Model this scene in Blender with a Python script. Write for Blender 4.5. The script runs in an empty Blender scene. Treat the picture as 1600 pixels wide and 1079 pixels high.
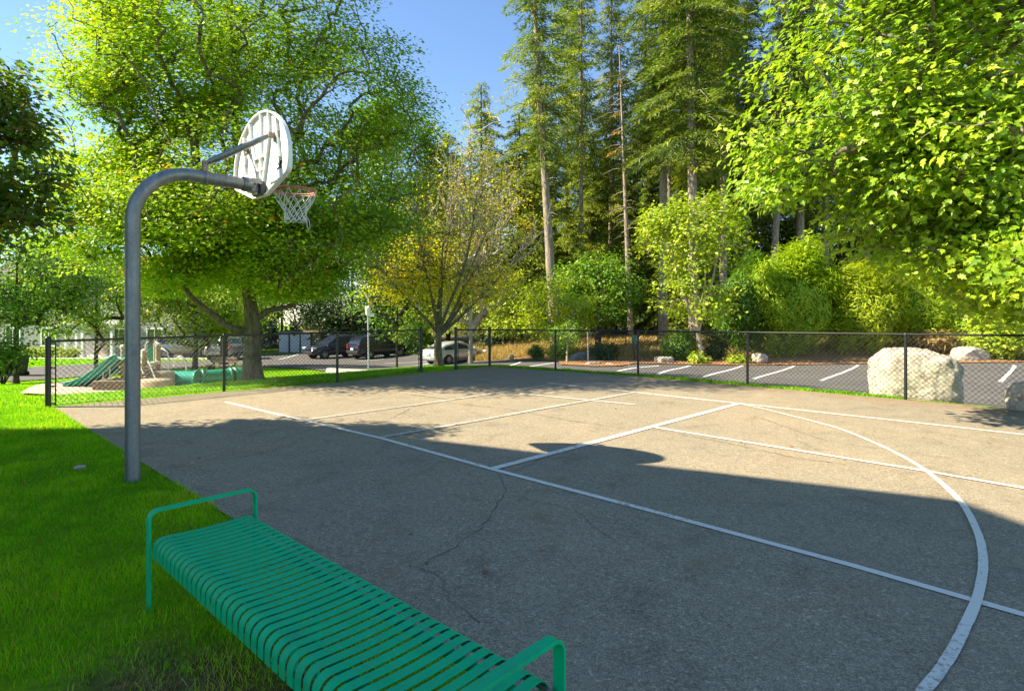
import bpy, bmesh, math, random
import numpy as np
from mathutils import Vector, Matrix, noise
from mathutils.geometry import delaunay_2d_cdt
random.seed(7); RNG = np.random.default_rng(11)
sc = bpy.context.scene
COL = sc.collection
R = math.radians
CAMH = 1.635; F = 908.0; HZ = 489.0; SL = -0.00934      # eye height, focal length (photo pixels), horizon row, ground tilt
A = Vector((.683, .730, 0)); B = Vector((.730, -.683, 0))  # the court's two directions

# ------------------------------------------------------------------ helpers
def G(px, py):
    """ground point of the court plane seen at a photo pixel"""
    yh = HZ - SL * (px - 800)
    Y = CAMH * F / (py - yh)
    X = (px - 800) / F * Y
    return Vector((X, Y, SL * X))
def P(px, py, Y):
    return Vector(((px - 800) / F * Y, Y, CAMH - (py - HZ) / F * Y))
def tag(o, label=None, cat=None, group=None, kind=None):
    if label: o['label'] = label
    if cat: o['category'] = cat
    if group: o['group'] = group
    if kind: o['kind'] = kind
    return o
def thing(name, label, cat, loc=(0, 0, 0), rz=0, group=None):
    o = bpy.data.objects.new(name, None); COL.objects.link(o)
    o.empty_display_size = .2
    o.location = loc; o.rotation_euler = (0, 0, rz)
    return tag(o, label, cat, group)
def wloc(o):
    v = Vector((0, 0, 0))
    while o is not None: v += o.location; o = o.parent
    return v
def mesh_np(name, V, faces, mat, parent=None, tint=None, smooth=False, local=False):
    """V (n,3); faces: (m,k) array or list of such arrays"""
    V = np.asarray(V, dtype=np.float32).reshape(-1, 3)
    if parent is not None and not local:
        V = V - np.array(wloc(parent), dtype=np.float32)
    if not isinstance(faces, list): faces = [faces]
    me = bpy.data.meshes.new(name)
    nl = sum(f.size for f in faces); npoly = sum(len(f) for f in faces)
    me.vertices.add(len(V)); me.vertices.foreach_set('co', V.ravel())
    me.loops.add(nl); me.polygons.add(npoly)
    me.loops.foreach_set('vertex_index', np.concatenate([f.ravel() for f in faces]).astype(np.int32))
    tot = np.concatenate([np.full(len(f), f.shape[1]) for f in faces]).astype(np.int32)
    st = np.concatenate([[0], np.cumsum(tot)[:-1]]).astype(np.int32)
    me.polygons.foreach_set('loop_start', st)
    if smooth: me.polygons.foreach_set('use_smooth', np.ones(npoly, dtype=bool))
    if tint is not None:
        at = me.attributes.new('tint', 'FLOAT', 'POINT')
        at.data.foreach_set('value', np.asarray(tint, dtype=np.float32))
    me.update(calc_edges=True); me.validate()
    me.materials.append(mat)
    o = bpy.data.objects.new(name, me); COL.objects.link(o)
    if parent is not None: o.parent = parent
    return o
class MB:
    def __init__(s): s.v = []; s.f = []; s.sm = []
    def add(s, vs, fs, smooth=False):
        b = len(s.v); s.v += [tuple(v) for v in vs]
        s.f += [tuple(b + i for i in f) for f in fs]; s.sm += [smooth] * len(fs)
        return s
    def box(s, c, d, M=None, bev=0):
        x, y, z = d[0] / 2, d[1] / 2, d[2] / 2
        if bev:
            bm = bmesh.new(); bmesh.ops.create_cube(bm, size=1)
            for v in bm.verts: v.co = Vector((v.co.x * d[0], v.co.y * d[1], v.co.z * d[2]))
            bmesh.ops.bevel(bm, geom=bm.edges[:], offset=bev, segments=2, affect='EDGES', profile=.5)
            bm.verts.index_update()
            vs = [v.co.copy() for v in bm.verts]; fs = [[v.index for v in f.verts] for f in bm.faces]; bm.free()
        else:
            vs = [Vector(p) for p in ((-x,-y,-z),(x,-y,-z),(x,y,-z),(-x,y,-z),(-x,-y,z),(x,-y,z),(x,y,z),(-x,y,z))]
            fs = [(0,3,2,1),(4,5,6,7),(0,1,5,4),(1,2,6,5),(2,3,7,6),(3,0,4,7)]
        c = Vector(c)
        vs = [(M @ v if M else v) + c for v in vs]
        return s.add(vs, fs)
    def tube(s, pts, r, n=8, cap=True, smooth=True):
        pts = [Vector(p) for p in pts]
        rs = r if isinstance(r, (list, tuple)) else [r] * len(pts)
        t0 = (pts[1] - pts[0]).normalized()
        u = t0.orthogonal().normalized(); vs = []
        for i, p in enumerate(pts):
            t = (pts[min(i + 1, len(pts) - 1)] - pts[max(i - 1, 0)])
            t = t.normalized() if t.length > 1e-9 else t0
            u = (u - t * u.dot(t)); u = u.normalized() if u.length > 1e-6 else t.orthogonal().normalized()
            w = t.cross(u)
            for k in range(n):
                a = 2 * math.pi * k / n
                vs.append(p + (u * math.cos(a) + w * math.sin(a)) * rs[i])
        fs = [(i*n+k, i*n+(k+1)%n, (i+1)*n+(k+1)%n, (i+1)*n+k) for i in range(len(pts)-1) for k in range(n)]
        s.add(vs, fs, smooth)
        if cap:
            m = (len(pts)-1)*n
            s.add(vs[:n], [tuple(range(n-1, -1, -1))]); s.add(vs[m:], [tuple(range(n))])
        return s
    def loft(s, rings, cap=True, smooth=True, closed=True):
        n = len(rings[0]); vs = [p for r in rings for p in r]
        fs = [(i*n+k, i*n+(k+1)%n, (i+1)*n+(k+1)%n, (i+1)*n+k) for i in range(len(rings)-1) for k in range(n if closed else n-1)]
        s.add(vs, fs, smooth)
        if cap:
            s.add(rings[0], [tuple(range(n-1, -1, -1))]); s.add(rings[-1], [tuple(range(n))])
        return s
    def prism(s, poly, off):
        off = Vector(off); a = [Vector(p) for p in poly]; b = [p + off for p in a]
        return s.loft([a, b], True, False)
    def lathe(s, c, prof, n=24, M=None, smooth=True, arc=1.0):
        rings = []
        for r, z in prof:
            rings.append([(M @ Vector((r*math.cos(2*math.pi*arc*k/n), r*math.sin(2*math.pi*arc*k/n), z)) if M else
                           Vector((r*math.cos(2*math.pi*arc*k/n), r*math.sin(2*math.pi*arc*k/n), z))) + Vector(c) for k in range(n)])
        return s.loft(rings, False, smooth)
    def build(s, name, mat, parent=None, local=False, fix=True):
        off = wloc(parent) if (parent is not None and not local) else Vector((0, 0, 0))
        me = bpy.data.meshes.new(name)
        me.from_pydata([tuple(Vector(v) - off) for v in s.v], [], s.f)
        me.polygons.foreach_set('use_smooth', s.sm)
        if fix:
            bm = bmesh.new(); bm.from_mesh(me)
            bmesh.ops.recalc_face_normals(bm, faces=bm.faces[:]); bm.to_mesh(me); bm.free()
        me.materials.append(mat); me.update()
        o = bpy.data.objects.new(name, me); COL.objects.link(o)
        if parent is not None: o.parent = parent
        return o
def copy_tree(o, parent=None):
    c = o.copy(); COL.objects.link(c)
    if parent is not None: c.parent = parent
    for ch in list(o.children): copy_tree(ch, c)
    return c
def arc(c, u, v, r, a0, a1, n):
    c, u, v = Vector(c), Vector(u), Vector(v)
    return [c + (u*math.cos(a0+(a1-a0)*i/n) + v*math.sin(a0+(a1-a0)*i/n))*r for i in range(n+1)]
def inside(poly, x, y):
    """vectorised point-in-polygon"""
    x = np.asarray(x); y = np.asarray(y); r = np.zeros(x.shape, bool); n = len(poly)
    for i in range(n):
        x0, y0 = poly[i][:2]; x1, y1 = poly[(i+1) % n][:2]
        if y0 == y1: continue
        c = ((y0 > y) != (y1 > y)) & (x < (x1-x0)*(y-y0)/(y1-y0) + x0)
        r ^= c
    return r
def poly_dist(poly, x, y, closed=True):
    d = np.full(np.shape(x), 1e9); n = len(poly)
    for i in range(n if closed else n-1):
        ax, ay = poly[i][:2]; bx, by = poly[(i+1) % n][:2]
        L = (bx-ax)**2 + (by-ay)**2
        t = np.clip(((x-ax)*(bx-ax)+(y-ay)*(by-ay))/L, 0, 1)
        d = np.minimum(d, np.hypot(x-ax-t*(bx-ax), y-ay-t*(by-ay)))
    return d

# ------------------------------------------------------------------ materials
class N:
    def __init__(s, name):
        s.m = bpy.data.materials.new(name); s.m.use_nodes = True
        s.t = s.m.node_tree; s.n = s.t.nodes; s.l = s.t.links
        s.b = s.n['Principled BSDF']; s.out = s.n['Material Output']
    def new(s, t, **k):
        x = s.n.new(t)
        for a, b in k.items(): setattr(x, a, b)
        return x
    def coord(s, out='Object'):
        return s.new('ShaderNodeTexCoord').outputs[out]
    def noise(s, scale, detail=4, rough=.55, vec=None, dist=0):
        x = s.new('ShaderNodeTexNoise'); x.inputs['Scale'].default_value = scale
        x.inputs['Detail'].default_value = detail; x.inputs['Roughness'].default_value = rough
        x.inputs['Distortion'].default_value = dist
        s.l.new(vec if vec else s.coord(), x.inputs['Vector']); return x.outputs['Fac']
    def vor(s, scale, vec=None, feature='F1', out='Distance', rnd=1):
        x = s.new('ShaderNodeTexVoronoi', feature=feature); x.inputs['Scale'].default_value = scale
        x.inputs['Randomness'].default_value = rnd
        s.l.new(vec if vec else s.coord(), x.inputs['Vector']); return x.outputs[out]
    def ramp(s, fac, stops, interp='LINEAR'):
        x = s.new('ShaderNodeValToRGB'); e = x.color_ramp.elements; x.color_ramp.interpolation = interp
        while len(e) < len(stops): e.new(.5)
        for i, (p, c) in enumerate(stops):
            e[i].position = p; e[i].color = (c, c, c, 1) if isinstance(c, (int, float)) else (*c, 1)
        s.l.new(fac, x.inputs['Fac']); return x.outputs['Color']
    def mix(s, fac, a, b, mode='MIX'):
        x = s.new('ShaderNodeMix', data_type='RGBA', blend_type=mode)
        for v, sock in ((fac, x.inputs[0]), (a, x.inputs[6]), (b, x.inputs[7])):
            if isinstance(v, (int, float)): sock.default_value = v if sock == x.inputs[0] else (v, v, v, 1)
            elif isinstance(v, tuple): sock.default_value = (*v, 1)
            else: s.l.new(v, sock)
        return x.outputs[2]
    def math(s, op, a, b=0):
        x = s.new('ShaderNodeMath', operation=op)
        for v, sock in ((a, x.inputs[0]), (b, x.inputs[1])):
            if isinstance(v, (int, float)): sock.default_value = v
            else: s.l.new(v, sock)
        return x.outputs[0]
    def attr(s, name):
        return s.new('ShaderNodeAttribute', attribute_name=name).outputs['Fac']
    def bump(s, h, strength=.3, dist=.01):
        x = s.new('ShaderNodeBump'); x.inputs['Strength'].default_value = strength
        x.inputs['Distance'].default_value = dist
        s.l.new(h, x.inputs['Height']); s.l.new(x.outputs[0], s.b.inputs['Normal'])
    def set(s, color=None, rough=None, metal=None, spec=None):
        for v, k in ((color, 'Base Color'), (rough, 'Roughness'), (metal, 'Metallic'), (spec, 'Specular IOR Level')):
            if v is None: continue
            if isinstance(v, (int, float)): s.b.inputs[k].default_value = v
            elif isinstance(v, tuple): s.b.inputs[k].default_value = (*v, 1)
            else: s.l.new(v, s.b.inputs[k])
        return s.m
M = {}
def simple(name, col, rough=.5, metal=0, var=.12, scale=6, bump=0):
    k = N(name)
    f = k.noise(scale, 5)
    lo = tuple(c*(1-var) for c in col); hi = tuple(min(1, c*(1+var)) for c in col)
    c = k.ramp(f, [(.3, lo), (.7, hi)])
    k.set(c, rough, metal)
    if bump: k.bump(k.noise(scale*6, 4), bump, .02)
    M[name] = k.m; return k.m
def leafmat(name, stops, trans=.33, rough=.5, tboost=1.6, spec=.4, gain=(1.5, 1.3, .8)):
    """leaf: reflecting and letting light through; stops over the per-leaf tint number"""
    k = N(name)
    stops = [(p, tuple(a*b for a, b in zip(c, gain))) for p, c in stops]
    c = k.ramp(k.attr('tint'), stops)
    k.set(c, rough, 0, spec)
    tr = k.new('ShaderNodeBsdfTranslucent')
    k.l.new(k.mix(1.0, c, (tboost, tboost*1.02, tboost*.55), 'MULTIPLY'), tr.inputs['Color'])
    mx = k.new('ShaderNodeMixShader'); mx.inputs[0].default_value = trans
    k.l.new(k.b.outputs[0], mx.inputs[1]); k.l.new(tr.outputs[0], mx.inputs[2])
    k.l.new(mx.outputs[0], k.out.inputs['Surface'])
    M[name] = k.m; return k.m

leafmat('maple_leaf', [(0, (.060, .150, .014)), (.35, (.105, .225, .018)), (.7, (.185, .300, .020)), (.93, (.25, .36, .022)), (.985, (.34, .34, .025)), (1, (.45, .16, .03))], trans=.36, gain=(2.0, 1.6, .9))
leafmat('near_leaf', [(0, (.060, .150, .014)), (.4, (.125, .240, .020)), (.8, (.210, .330, .028)), (1, (.31, .41, .045))], trans=.34, rough=.40, spec=.4, gain=(1.9, 1.55, 1.0))
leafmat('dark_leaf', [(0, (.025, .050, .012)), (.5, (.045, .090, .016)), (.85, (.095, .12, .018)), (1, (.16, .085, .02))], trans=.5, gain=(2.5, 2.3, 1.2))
leafmat('green_leaf', [(0, (.040, .120, .018)), (.5, (.085, .200, .024)), (1, (.180, .30, .026))])
leafmat('gold_leaf', [(0, (.17, .22, .02)), (.5, (.32, .35, .02)), (.85, (.44, .34, .025)), (1, (.44, .22, .03))], trans=.5, gain=(1.6, 1.45, .8))
leafmat('airy_leaf', [(0, (.13, .18, .025)), (.5, (.23, .26, .035)), (1, (.36, .34, .06))])
leafmat('lime_leaf', [(0, (.11, .21, .02)), (.5, (.20, .31, .022)), (1, (.33, .40, .03))])
leafmat('hedge_leaf', [(0, (.035, .10, .012)), (.5, (.07, .17, .016)), (1, (.12, .24, .02))], trans=.25)
leafmat('dark_hedge_shade_leaf', [(0, (.014, .035, .010)), (.5, (.025, .06, .014)), (1, (.05, .10, .018))], trans=.2)  # dark clipped shrubs; also stands in for deep forest shade behind the cars
leafmat('thuja_leaf', [(0, (.12, .23, .012)), (.5, (.20, .33, .014)), (1, (.31, .41, .018))], trans=.35)
leafmat('gold_thuja_leaf', [(0, (.13, .21, .012)), (.5, (.22, .30, .014)), (1, (.33, .37, .018))], trans=.4, gain=(1.4, 1.3, .8))
leafmat('needle', [(0, (.026, .055, .014)), (.5, (.060, .105, .020)), (.85, (.12, .16, .024)), (1, (.19, .20, .035))], trans=.3, rough=.6, gain=(2.5, 2.1, 1.1))
leafmat('young_needle', [(0, (.07, .115, .02)), (.5, (.13, .19, .026)), (1, (.23, .26, .04))], trans=.3, rough=.6, gain=(1.65, 1.45, .8))
leafmat('dead_needle', [(0, (.15, .11, .05)), (.5, (.24, .17, .08)), (1, (.32, .24, .12))], trans=.2, rough=.7)
leafmat('blade', [(0, (.075, .22, .004)), (.5, (.145, .385, .004)), (.86, (.27, .45, .006)), (.93, (.26, .32, .02)), (1, (.40, .33, .12))], trans=.4, rough=.6, spec=.12, gain=(1.28, 1.2, .9))
leafmat('dry_blade', [(0, (.26, .20, .07)), (.5, (.38, .28, .10)), (1, (.50, .38, .15))], trans=.3, rough=.7, gain=(1.05, 1, 1))

def bark(name, c0, c1, sx=14, sz=3):
    k = N(name); mp = k.new('ShaderNodeMapping'); k.l.new(k.coord(), mp.inputs[0]); mp.inputs['Scale'].default_value = (sx, sx, sz)
    f = k.noise(1, 6, .65, mp.outputs[0]); v = k.vor(1.6, mp.outputs[0])
    f2 = k.math('MULTIPLY', f, k.math('ADD', v, .45))
    k.set(k.ramp(f2, [(.15, c0), (.62, c1)]), .9, 0, .15)
    k.bump(f2, .8, .04); M[name] = k.m
bark('maple_bark', (.055, .045, .033), (.21, .18, .13))
bark('mossy_bark', (.045, .038, .022), (.20, .17, .10))
bark('pale_bark', (.20, .165, .11), (.46, .40, .29))
bark('conifer_bark', (.10, .080, .062), (.34, .28, .22), 9, 1.6)
bark('dark_bark', (.035, .028, .022), (.11, .085, .065), 9, 1.6)

def asphalt(name, base, warm, fine=220, stain=True):
    k = N(name); co = k.coord()
    big = k.noise(.35, 4, .6, co); mid = k.noise(2.3, 5, .65, co, .6)
    sp = k.noise(fine, 3, .75, co); st = k.vor(fine*.55, co, out='Color')
    c = k.ramp(big, [(.3, base), (.7, warm)])
    c = k.mix(.75, c, k.ramp(mid, [(.22, .52), (.45, .97), (.6, 1.02), (.78, 1.28)]), 'MULTIPLY')
    c = k.mix(.74, c, k.ramp(sp, [(.30, .30), (.47, .86), (.58, 1.25), (.70, 2.4)]), 'MULTIPLY')
    h = k.new('ShaderNodeSeparateColor'); k.l.new(st, h.inputs[0])
    c = k.mix(.5, c, k.ramp(h.outputs[0], [(0, .5), (.5, 1.0), (.92, 1.15), (1, 1.9)]), 'MULTIPLY')
    if stain:
        s = k.noise(.9, 6, .7, co, 1.5)
        c = k.mix(k.ramp(s, [(.58, 0), (.74, .5)]), c, (.20, .115, .055))
        s2 = k.noise(1.6, 6, .7, co, .8)
        c = k.mix(k.ramp(s2, [(.60, 0), (.72, .45)]), c, tuple(x*.5 for x in base))
    if stain:
        sx_ = k.new('ShaderNodeSeparateXYZ'); k.l.new(co, sx_.inputs[0])
        dv = k.math('ADD', k.math('MULTIPLY', k.math('SUBTRACT', sx_.outputs[0], 5.48), .68), k.math('MULTIPLY', k.math('SUBTRACT', sx_.outputs[1], 13.5), .73))
        e = k.math('ADD', k.math('MULTIPLY', dv, .28), k.math('MULTIPLY', k.noise(1.4, 6, .75, co, .6), 1.0))
        c = k.mix(k.ramp(e, [(.18, 0), (.52, .6)]), c, (.235, .135, .075))
    k.set(c, .88, 0, .25)
    k.bump(k.math('ADD', sp, h.outputs[0]), .55, .004)
    M[name] = k.m; return k
asphalt('court_asphalt', (.246, .212, .156), (.300, .246, .168), 105)
asphalt('lot_asphalt', (.105, .100, .098), (.135, .125, .118), 60, False)
def paint(name, col, under, wear):
    k = N(name); co = k.coord()
    f = k.noise(26, 6, .72, co); g = k.noise(1.3, 4, .6, co)
    w = k.math('ADD', k.math('MULTIPLY', f, 1.0), k.math('MULTIPLY', g, .5))
    m = k.ramp(w, [(wear-.07, 1), (wear+.06, 0)])
    c = k.mix(k.noise(3, 4, .6, co), tuple(x*.86 for x in col), col)
    c = k.mix(m, c, under)
    k.set(c, .75, 0, .3); k.bump(k.noise(220, 3, .75, co), .5, .003); M[name] = k.m
paint('court_paint', (.72, .70, .62), (.31, .265, .20), .635)
paint('thin_paint', (.56, .53, .46), (.27, .24, .195), .75)
paint('lot_paint', (.78, .78, .76), (.16, .15, .14), .48)
k = N('lawn_soil'); co = k.coord()
f = k.noise(1.1, 5, .6, co); f2 = k.noise(18, 5, .7, co)
c = k.ramp(f2, [(.25, (.090, .20, .004)), (.5, (.16, .31, .004)), (.75, (.26, .37, .006))])
c = k.mix(k.ramp(f, [(.60, 0), (.75, .6)]), c, (.17, .17, .04))
sp_ = k.new('ShaderNodeSeparateXYZ'); k.l.new(co, sp_.inputs[0])
ux = k.math('SUBTRACT', sp_.outputs[0], -.75); uy = k.math('SUBTRACT', sp_.outputs[1], 1.75)
uu = k.math('ADD', k.math('MULTIPLY', ux, .73/1.7), k.math('MULTIPLY', uy, -.683/1.7)); vv = k.math('ADD', k.math('MULTIPLY', ux, .683/.62), k.math('MULTIPLY', uy, .73/.62))
dd_ = k.math('ADD', k.math('ADD', k.math('MULTIPLY', uu, uu), k.math('MULTIPLY', vv, vv)), k.math('MULTIPLY', k.noise(5, 6, .7, co), 1.6))
c = k.mix(k.ramp(k.math('MULTIPLY', dd_, .5), [(.62, .95), (.95, 0)]), c, k.ramp(k.noise(22, 5, .7, co), [(.3, (.05, .035, .015)), (.55, (.14, .11, .035)), (.75, (.26, .22, .09))]))
M['lawn_soil'] = k.set(c, .9, 0, .1); k.bump(k.noise(40, 4), .8, .05)
k = N('worn_soil'); co = k.coord()
M['worn_soil'] = k.set(k.ramp(k.noise(14, 6, .7, co), [(.3, (.10, .095, .025)), (.5, (.17, .20, .03)), (.7, (.28, .26, .09))]), .95, 0, .1); k.bump(k.noise(60, 4), .9, .03)
k = N('mulch'); co = k.coord()
M['mulch'] = k.set(k.ramp(k.vor(9, co, out='Color'), [(.1, (.16, .075, .035)), (.5, (.36, .185, .085)), (.9, (.50, .30, .15))]), .95, 0, .1); k.bump(k.noise(22, 4), 1, .06)
k = N('wood_chips'); co = k.coord()
M['wood_chips'] = k.set(k.ramp(k.vor(14, co, out='Color'), [(.1, (.30, .235, .17)), (.5, (.50, .42, .32)), (.9, (.66, .58, .46))]), .95, 0, .1); k.bump(k.noise(30, 4), 1, .04)
k = N('dry_soil'); co = k.coord()
M['dry_soil'] = k.set(k.ramp(k.noise(5, 6, .7, co), [(.3, (.22, .155, .05)), (.55, (.36, .27, .10)), (.75, (.46, .37, .16))]), .95, 0, .1); k.bump(k.noise(18, 4), 1, .08)
k = N('forest_soil'); co = k.coord()
M['forest_soil'] = k.set(k.ramp(k.noise(2.5, 6, .7, co), [(.3, (.05, .045, .02)), (.6, (.13, .10, .045)), (.8, (.10, .13, .03))]), .95, 0, .1); k.bump(k.noise(9, 5), 1, .1)
k = N('granite'); co = k.coord()
f = k.noise(5, 8, .68, co, .4); v = k.vor(2.6, co)
c = k.ramp(f, [(.30, (.17, .14, .10)), (.45, (.43, .385, .31)), (.65, (.60, .555, .47)), (.8, (.68, .64, .56))])
c = k.mix(.5, c, k.ramp(k.noise(45, 4, .7, co), [(.3, .62), (.6, 1.12)]), 'MULTIPLY')
c = k.mix(k.ramp(k.noise(2.4, 6, .7, co, 1), [(.63, 0), (.70, .75)]), c, (.13, .105, .07))
M['granite'] = k.set(c, .9, 0, .2); k.bump(k.noise(11, 8, .7, co), .9, .05)
simple('gray_stone', (.24, .225, .20), .9, 0, .4, 7, .7)
# bench paint, metals
k = N('bench_green'); co = k.coord()
c = k.ramp(k.noise(9, 4, .6, co), [(.3, (.0005, .40, .165)), (.7, (.001, .47, .195))])
c = k.mix(k.ramp(k.noise(55, 5, .75, co), [(.66, 0), (.72, .75)]), c, (.16, .24, .19))
c = k.mix(k.ramp(k.noise(4, 6, .75, co, 1), [(.52, 0), (.75, .45)]), c, (.05, .14, .08))
M['bench_green'] = k.set(c, k.ramp(k.noise(14, 4), [(.3, .50), (.7, .66)]), 0, .14)
k = N('galvanized'); co = k.coord()
v = k.vor(70, co, out='Color'); h = k.new('ShaderNodeSeparateColor'); k.l.new(v, h.inputs[0])
mp = k.new('ShaderNodeMapping'); k.l.new(co, mp.inputs[0]); mp.inputs['Scale'].default_value = (22, 22, 1.2)
c = k.ramp(h.outputs[0], [(0, (.215, .22, .225)), (1, (.265, .27, .275))])
c = k.mix(.6, c, k.ramp(k.noise(1, 4, .6, mp.outputs[0]), [(.35, .62), (.65, 1.1)]), 'MULTIPLY')
M['galvanized'] = k.set(c, k.ramp(k.noise(7, 4), [(.3, .40), (.7, .58)]), .65); k.bump(k.noise(60, 3), .12, .004)
k = N('board_white'); co = k.coord()
c = k.ramp(k.noise(5, 5, .65, co), [(.3, (.74, .735, .70)), (.65, (.84, .835, .81))])
c = k.mix(k.ramp(k.noise(11, 7, .75, co, 1.2), [(.64, 0), (.74, .6)]), c, (.36, .32, .25))
M['board_white'] = k.set(c, .55)
k = N('rust'); co = k.coord()
M['rust'] = k.set(k.ramp(k.noise(60, 5, .7, co), [(.40, (.33, .31, .28)), (.56, (.30, .20, .13)), (.72, (.20, .085, .035))]), .85)
k = N('rim_orange'); co = k.coord()
M['rim_orange'] = k.set(k.ramp(k.noise(40, 5, .7, co), [(.3, (.36, .12, .075)), (.6, (.52, .21, .14)), (.8, (.56, .33, .25))]), .6)
simple('net_cord', (.74, .73, .69), .9, 0, .1, 60)
k = N('fence_black'); M['fence_black'] = k.set(k.ramp(k.noise(8, 4), [(.3, (.010, .010, .010)), (.7, (.022, .021, .020))]), .42, 0, .5)
simple('wire_black', (.035, .033, .031), .35, 0, .2)
for nm, col, ro, me in (('car_black', (.012, .012, .014), .12, .0), ('car_navy', (.016, .022, .045), .14, 0), ('car_silver', (.46, .47, .46), .22, .35),
                        ('car_gray', (.24, .245, .25), .22, .35), ('car_tan', (.42, .37, .28), .25, .3), ('car_white', (.72, .73, .74), .2, 0),
                        ('van_blue', (.42, .55, .72), .3, 0)):
    simple(nm, col, ro, me, .05, 3)
    b = M[nm].node_tree.nodes['Principled BSDF']; b.inputs['Coat Weight'].default_value = .5; b.inputs['Coat Roughness'].default_value = .05
k = N('car_glass'); M['car_glass'] = k.set((.02, .026, .03), .04, 0, .8)
simple('tyre', (.015, .015, .015), .8); simple('alloy', (.42, .42, .42), .3, .8); simple('black_trim', (.02, .02, .02), .5)
simple('chrome', (.6, .6, .6), .15, 1)
k = N('lamp_amber'); M['lamp_amber'] = k.set((.75, .38, .06), .2)
k = N('lamp_red'); M['lamp_red'] = k.set((.35, .02, .015), .15)
k = N('lamp_clear'); M['lamp_clear'] = k.set((.72, .74, .74), .12)
simple('plate', (.62, .64, .66), .5)
simple('play_green', (.012, .23, .105), .35, 0, .15, 4); simple('play_teal', (.016, .30, .23), .35, 0, .15, 4)
simple('play_post', (.36, .25, .14), .8, 0, .25, 8); simple('play_pale', (.58, .52, .42), .7, 0, .2, 8)
simple('stone_block', (.40, .31, .22), .9, 0, .25, 8, .6); simple('old_wood', (.20, .145, .095), .85, 0, .35, 10, .4)
simple('steel_tube', (.55, .55, .54), .4, .5)
def siding(name, col, step=.14):
    k = N(name); co = k.coord(); sep = k.new('ShaderNodeSeparateXYZ'); k.l.new(co, sep.inputs[0])
    z = k.math('FRACT', k.math('DIVIDE', sep.outputs[2], step))
    c = k.mix(k.ramp(z, [(.0, .55), (.08, 1)]), tuple(x*.55 for x in col), col)
    c = k.mix(.5, c, k.ramp(k.noise(3, 5, .6, co), [(.3, .82), (.7, 1.08)]), 'MULTIPLY')
    M[name] = k.set(c, .7); k.bump(z, .5, .02)
siding('gray_siding', (.33, .315, .295)); siding('tan_siding', (.40, .34, .26)); siding('red_siding', (.22, .05, .04)); siding('pale_siding', (.36, .355, .34))
simple('white_trim', (.74, .74, .72), .6, 0, .05); simple('shed_white', (.60, .62, .66), .6, 0, .07); simple('shed_tan', (.30, .245, .15), .8, 0, .2)
k = N('shingle'); co = k.coord()
M['shingle'] = k.set(k.ramp(k.vor(5, co, out='Color'), [(.1, (.05, .047, .045)), (.9, (.12, .11, .10))]), .9); k.bump(k.noise(30, 3), .6, .02)
k = N('house_glass'); M['house_glass'] = k.set((.03, .04, .045), .05, 0, .8)
simple('concrete', (.52, .50, .45), .85, 0, .12, 6, .4); simple('bin_green', (.03, .045, .035), .55); simple('station_teal', (.012, .13, .12), .45)
simple('lamp_white', (.76, .75, .72), .5)

# ------------------------------------------------------------------ terrain
E0 = G(345, 800)                                   # lawn / court edge line runs along B through here
def edge_x(y): return E0.x + (y - E0.y) * B.x / B.y
FENCE_L = [G(75, 637), G(350, 611), G(527, 597), G(658, 581)]
GATE = G(712, 577); CORNER = G(765, 572)
FENCE_R = [G(868, 579), G(997, 587), G(1168, 602), G(1415, 624)]
FENCE_R.append(FENCE_R[-1] + (FENCE_R[-1] - FENCE_R[-2]).normalized() * 3.0)
FENCE_R.append(FENCE_R[-1] + (FENCE_R[-1] - FENCE_R[-2]).normalized() * 3.0)
nl = Vector((A.y, -A.x, 0))
COURT = [(-7.52, 9.60), (-5.72, 11.66), (-3.93, 13.34), (-2.36, 15.60), (-1.50, 16.50), (-.66, 17.55), (1.20, 16.45), (3.28, 15.22), (5.38, 13.36), (7.72, 11.38), (9.1, 10.1), (8.5, 8.0), (9.5, 4), (9, -5), (edge_x(-5), -5)]
COURT[0] = (edge_x(9.62), 9.62)
ctrl = []
for x, y in COURT: ctrl.append((x, y, SL*x))
for i in range(len(COURT)):
    a, b = COURT[i], COURT[(i+1) % len(COURT)]
    for t in (.25, .5, .75):
        x = a[0]+(b[0]-a[0])*t; y = a[1]+(b[1]-a[1])*t; ctrl.append((x, y, SL*x))
for x in range(-16, 0, 2):
    for y in range(-4, 9, 3):
        if x < edge_x(y) - 1: ctrl.append((x, y, SL*x))
for px, py, Y in [(150, 620, 16.3), (60, 619, 16), (220, 618, 16.6), (395, 590, 15), (300, 604, 21), (380, 596, 23), (140, 604, 19), (0, 600, 26.5), (90, 594, 28), (190, 584, 30.5),
                  (75, 573, 36), (100, 561, 42), (160, 558, 48), (30, 556, 46), (368, 563, 42), (310, 566, 38), (480, 579, 30), (530, 588, 26.5), (590, 560, 45), (515, 560, 46),
                  (460, 549, 54), (576, 580, 28), (700, 572, 38), (640, 577, 26), (685, 571, 20), (760, 565, 33), (830, 563, 34), (870, 562, 33), (930, 569, 26), (1000, 578, 22),
                  (1090, 579, 24.5), (1240, 573, 27), (1170, 571, 28), (1560, 597, 20), (1585, 572, 26.5), (1290, 597, 19.5), (1515, 561, 29), (1340, 566, 28.5), (1040, 566, 29.5),
                  (905, 563, 31), (850, 540, 40), (950, 542, 40), (1000, 520, 50), (1100, 530, 44), (1200, 535, 38), (1300, 530, 38), (1500, 530, 38), (1600, 560, 29), (870, 524, 50), (760, 545, 44), (660, 548, 52),
                  (420, 553, 52), (1250, 512, 60), (1040, 512, 70), (1500, 512, 60), (600, 535, 65), (300, 545, 62), (100, 545, 65), (-300, 560, 50), (-200, 580, 32), (-150, 600, 24)]:
    ctrl.append(tuple(P(px, py, Y)))
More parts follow.
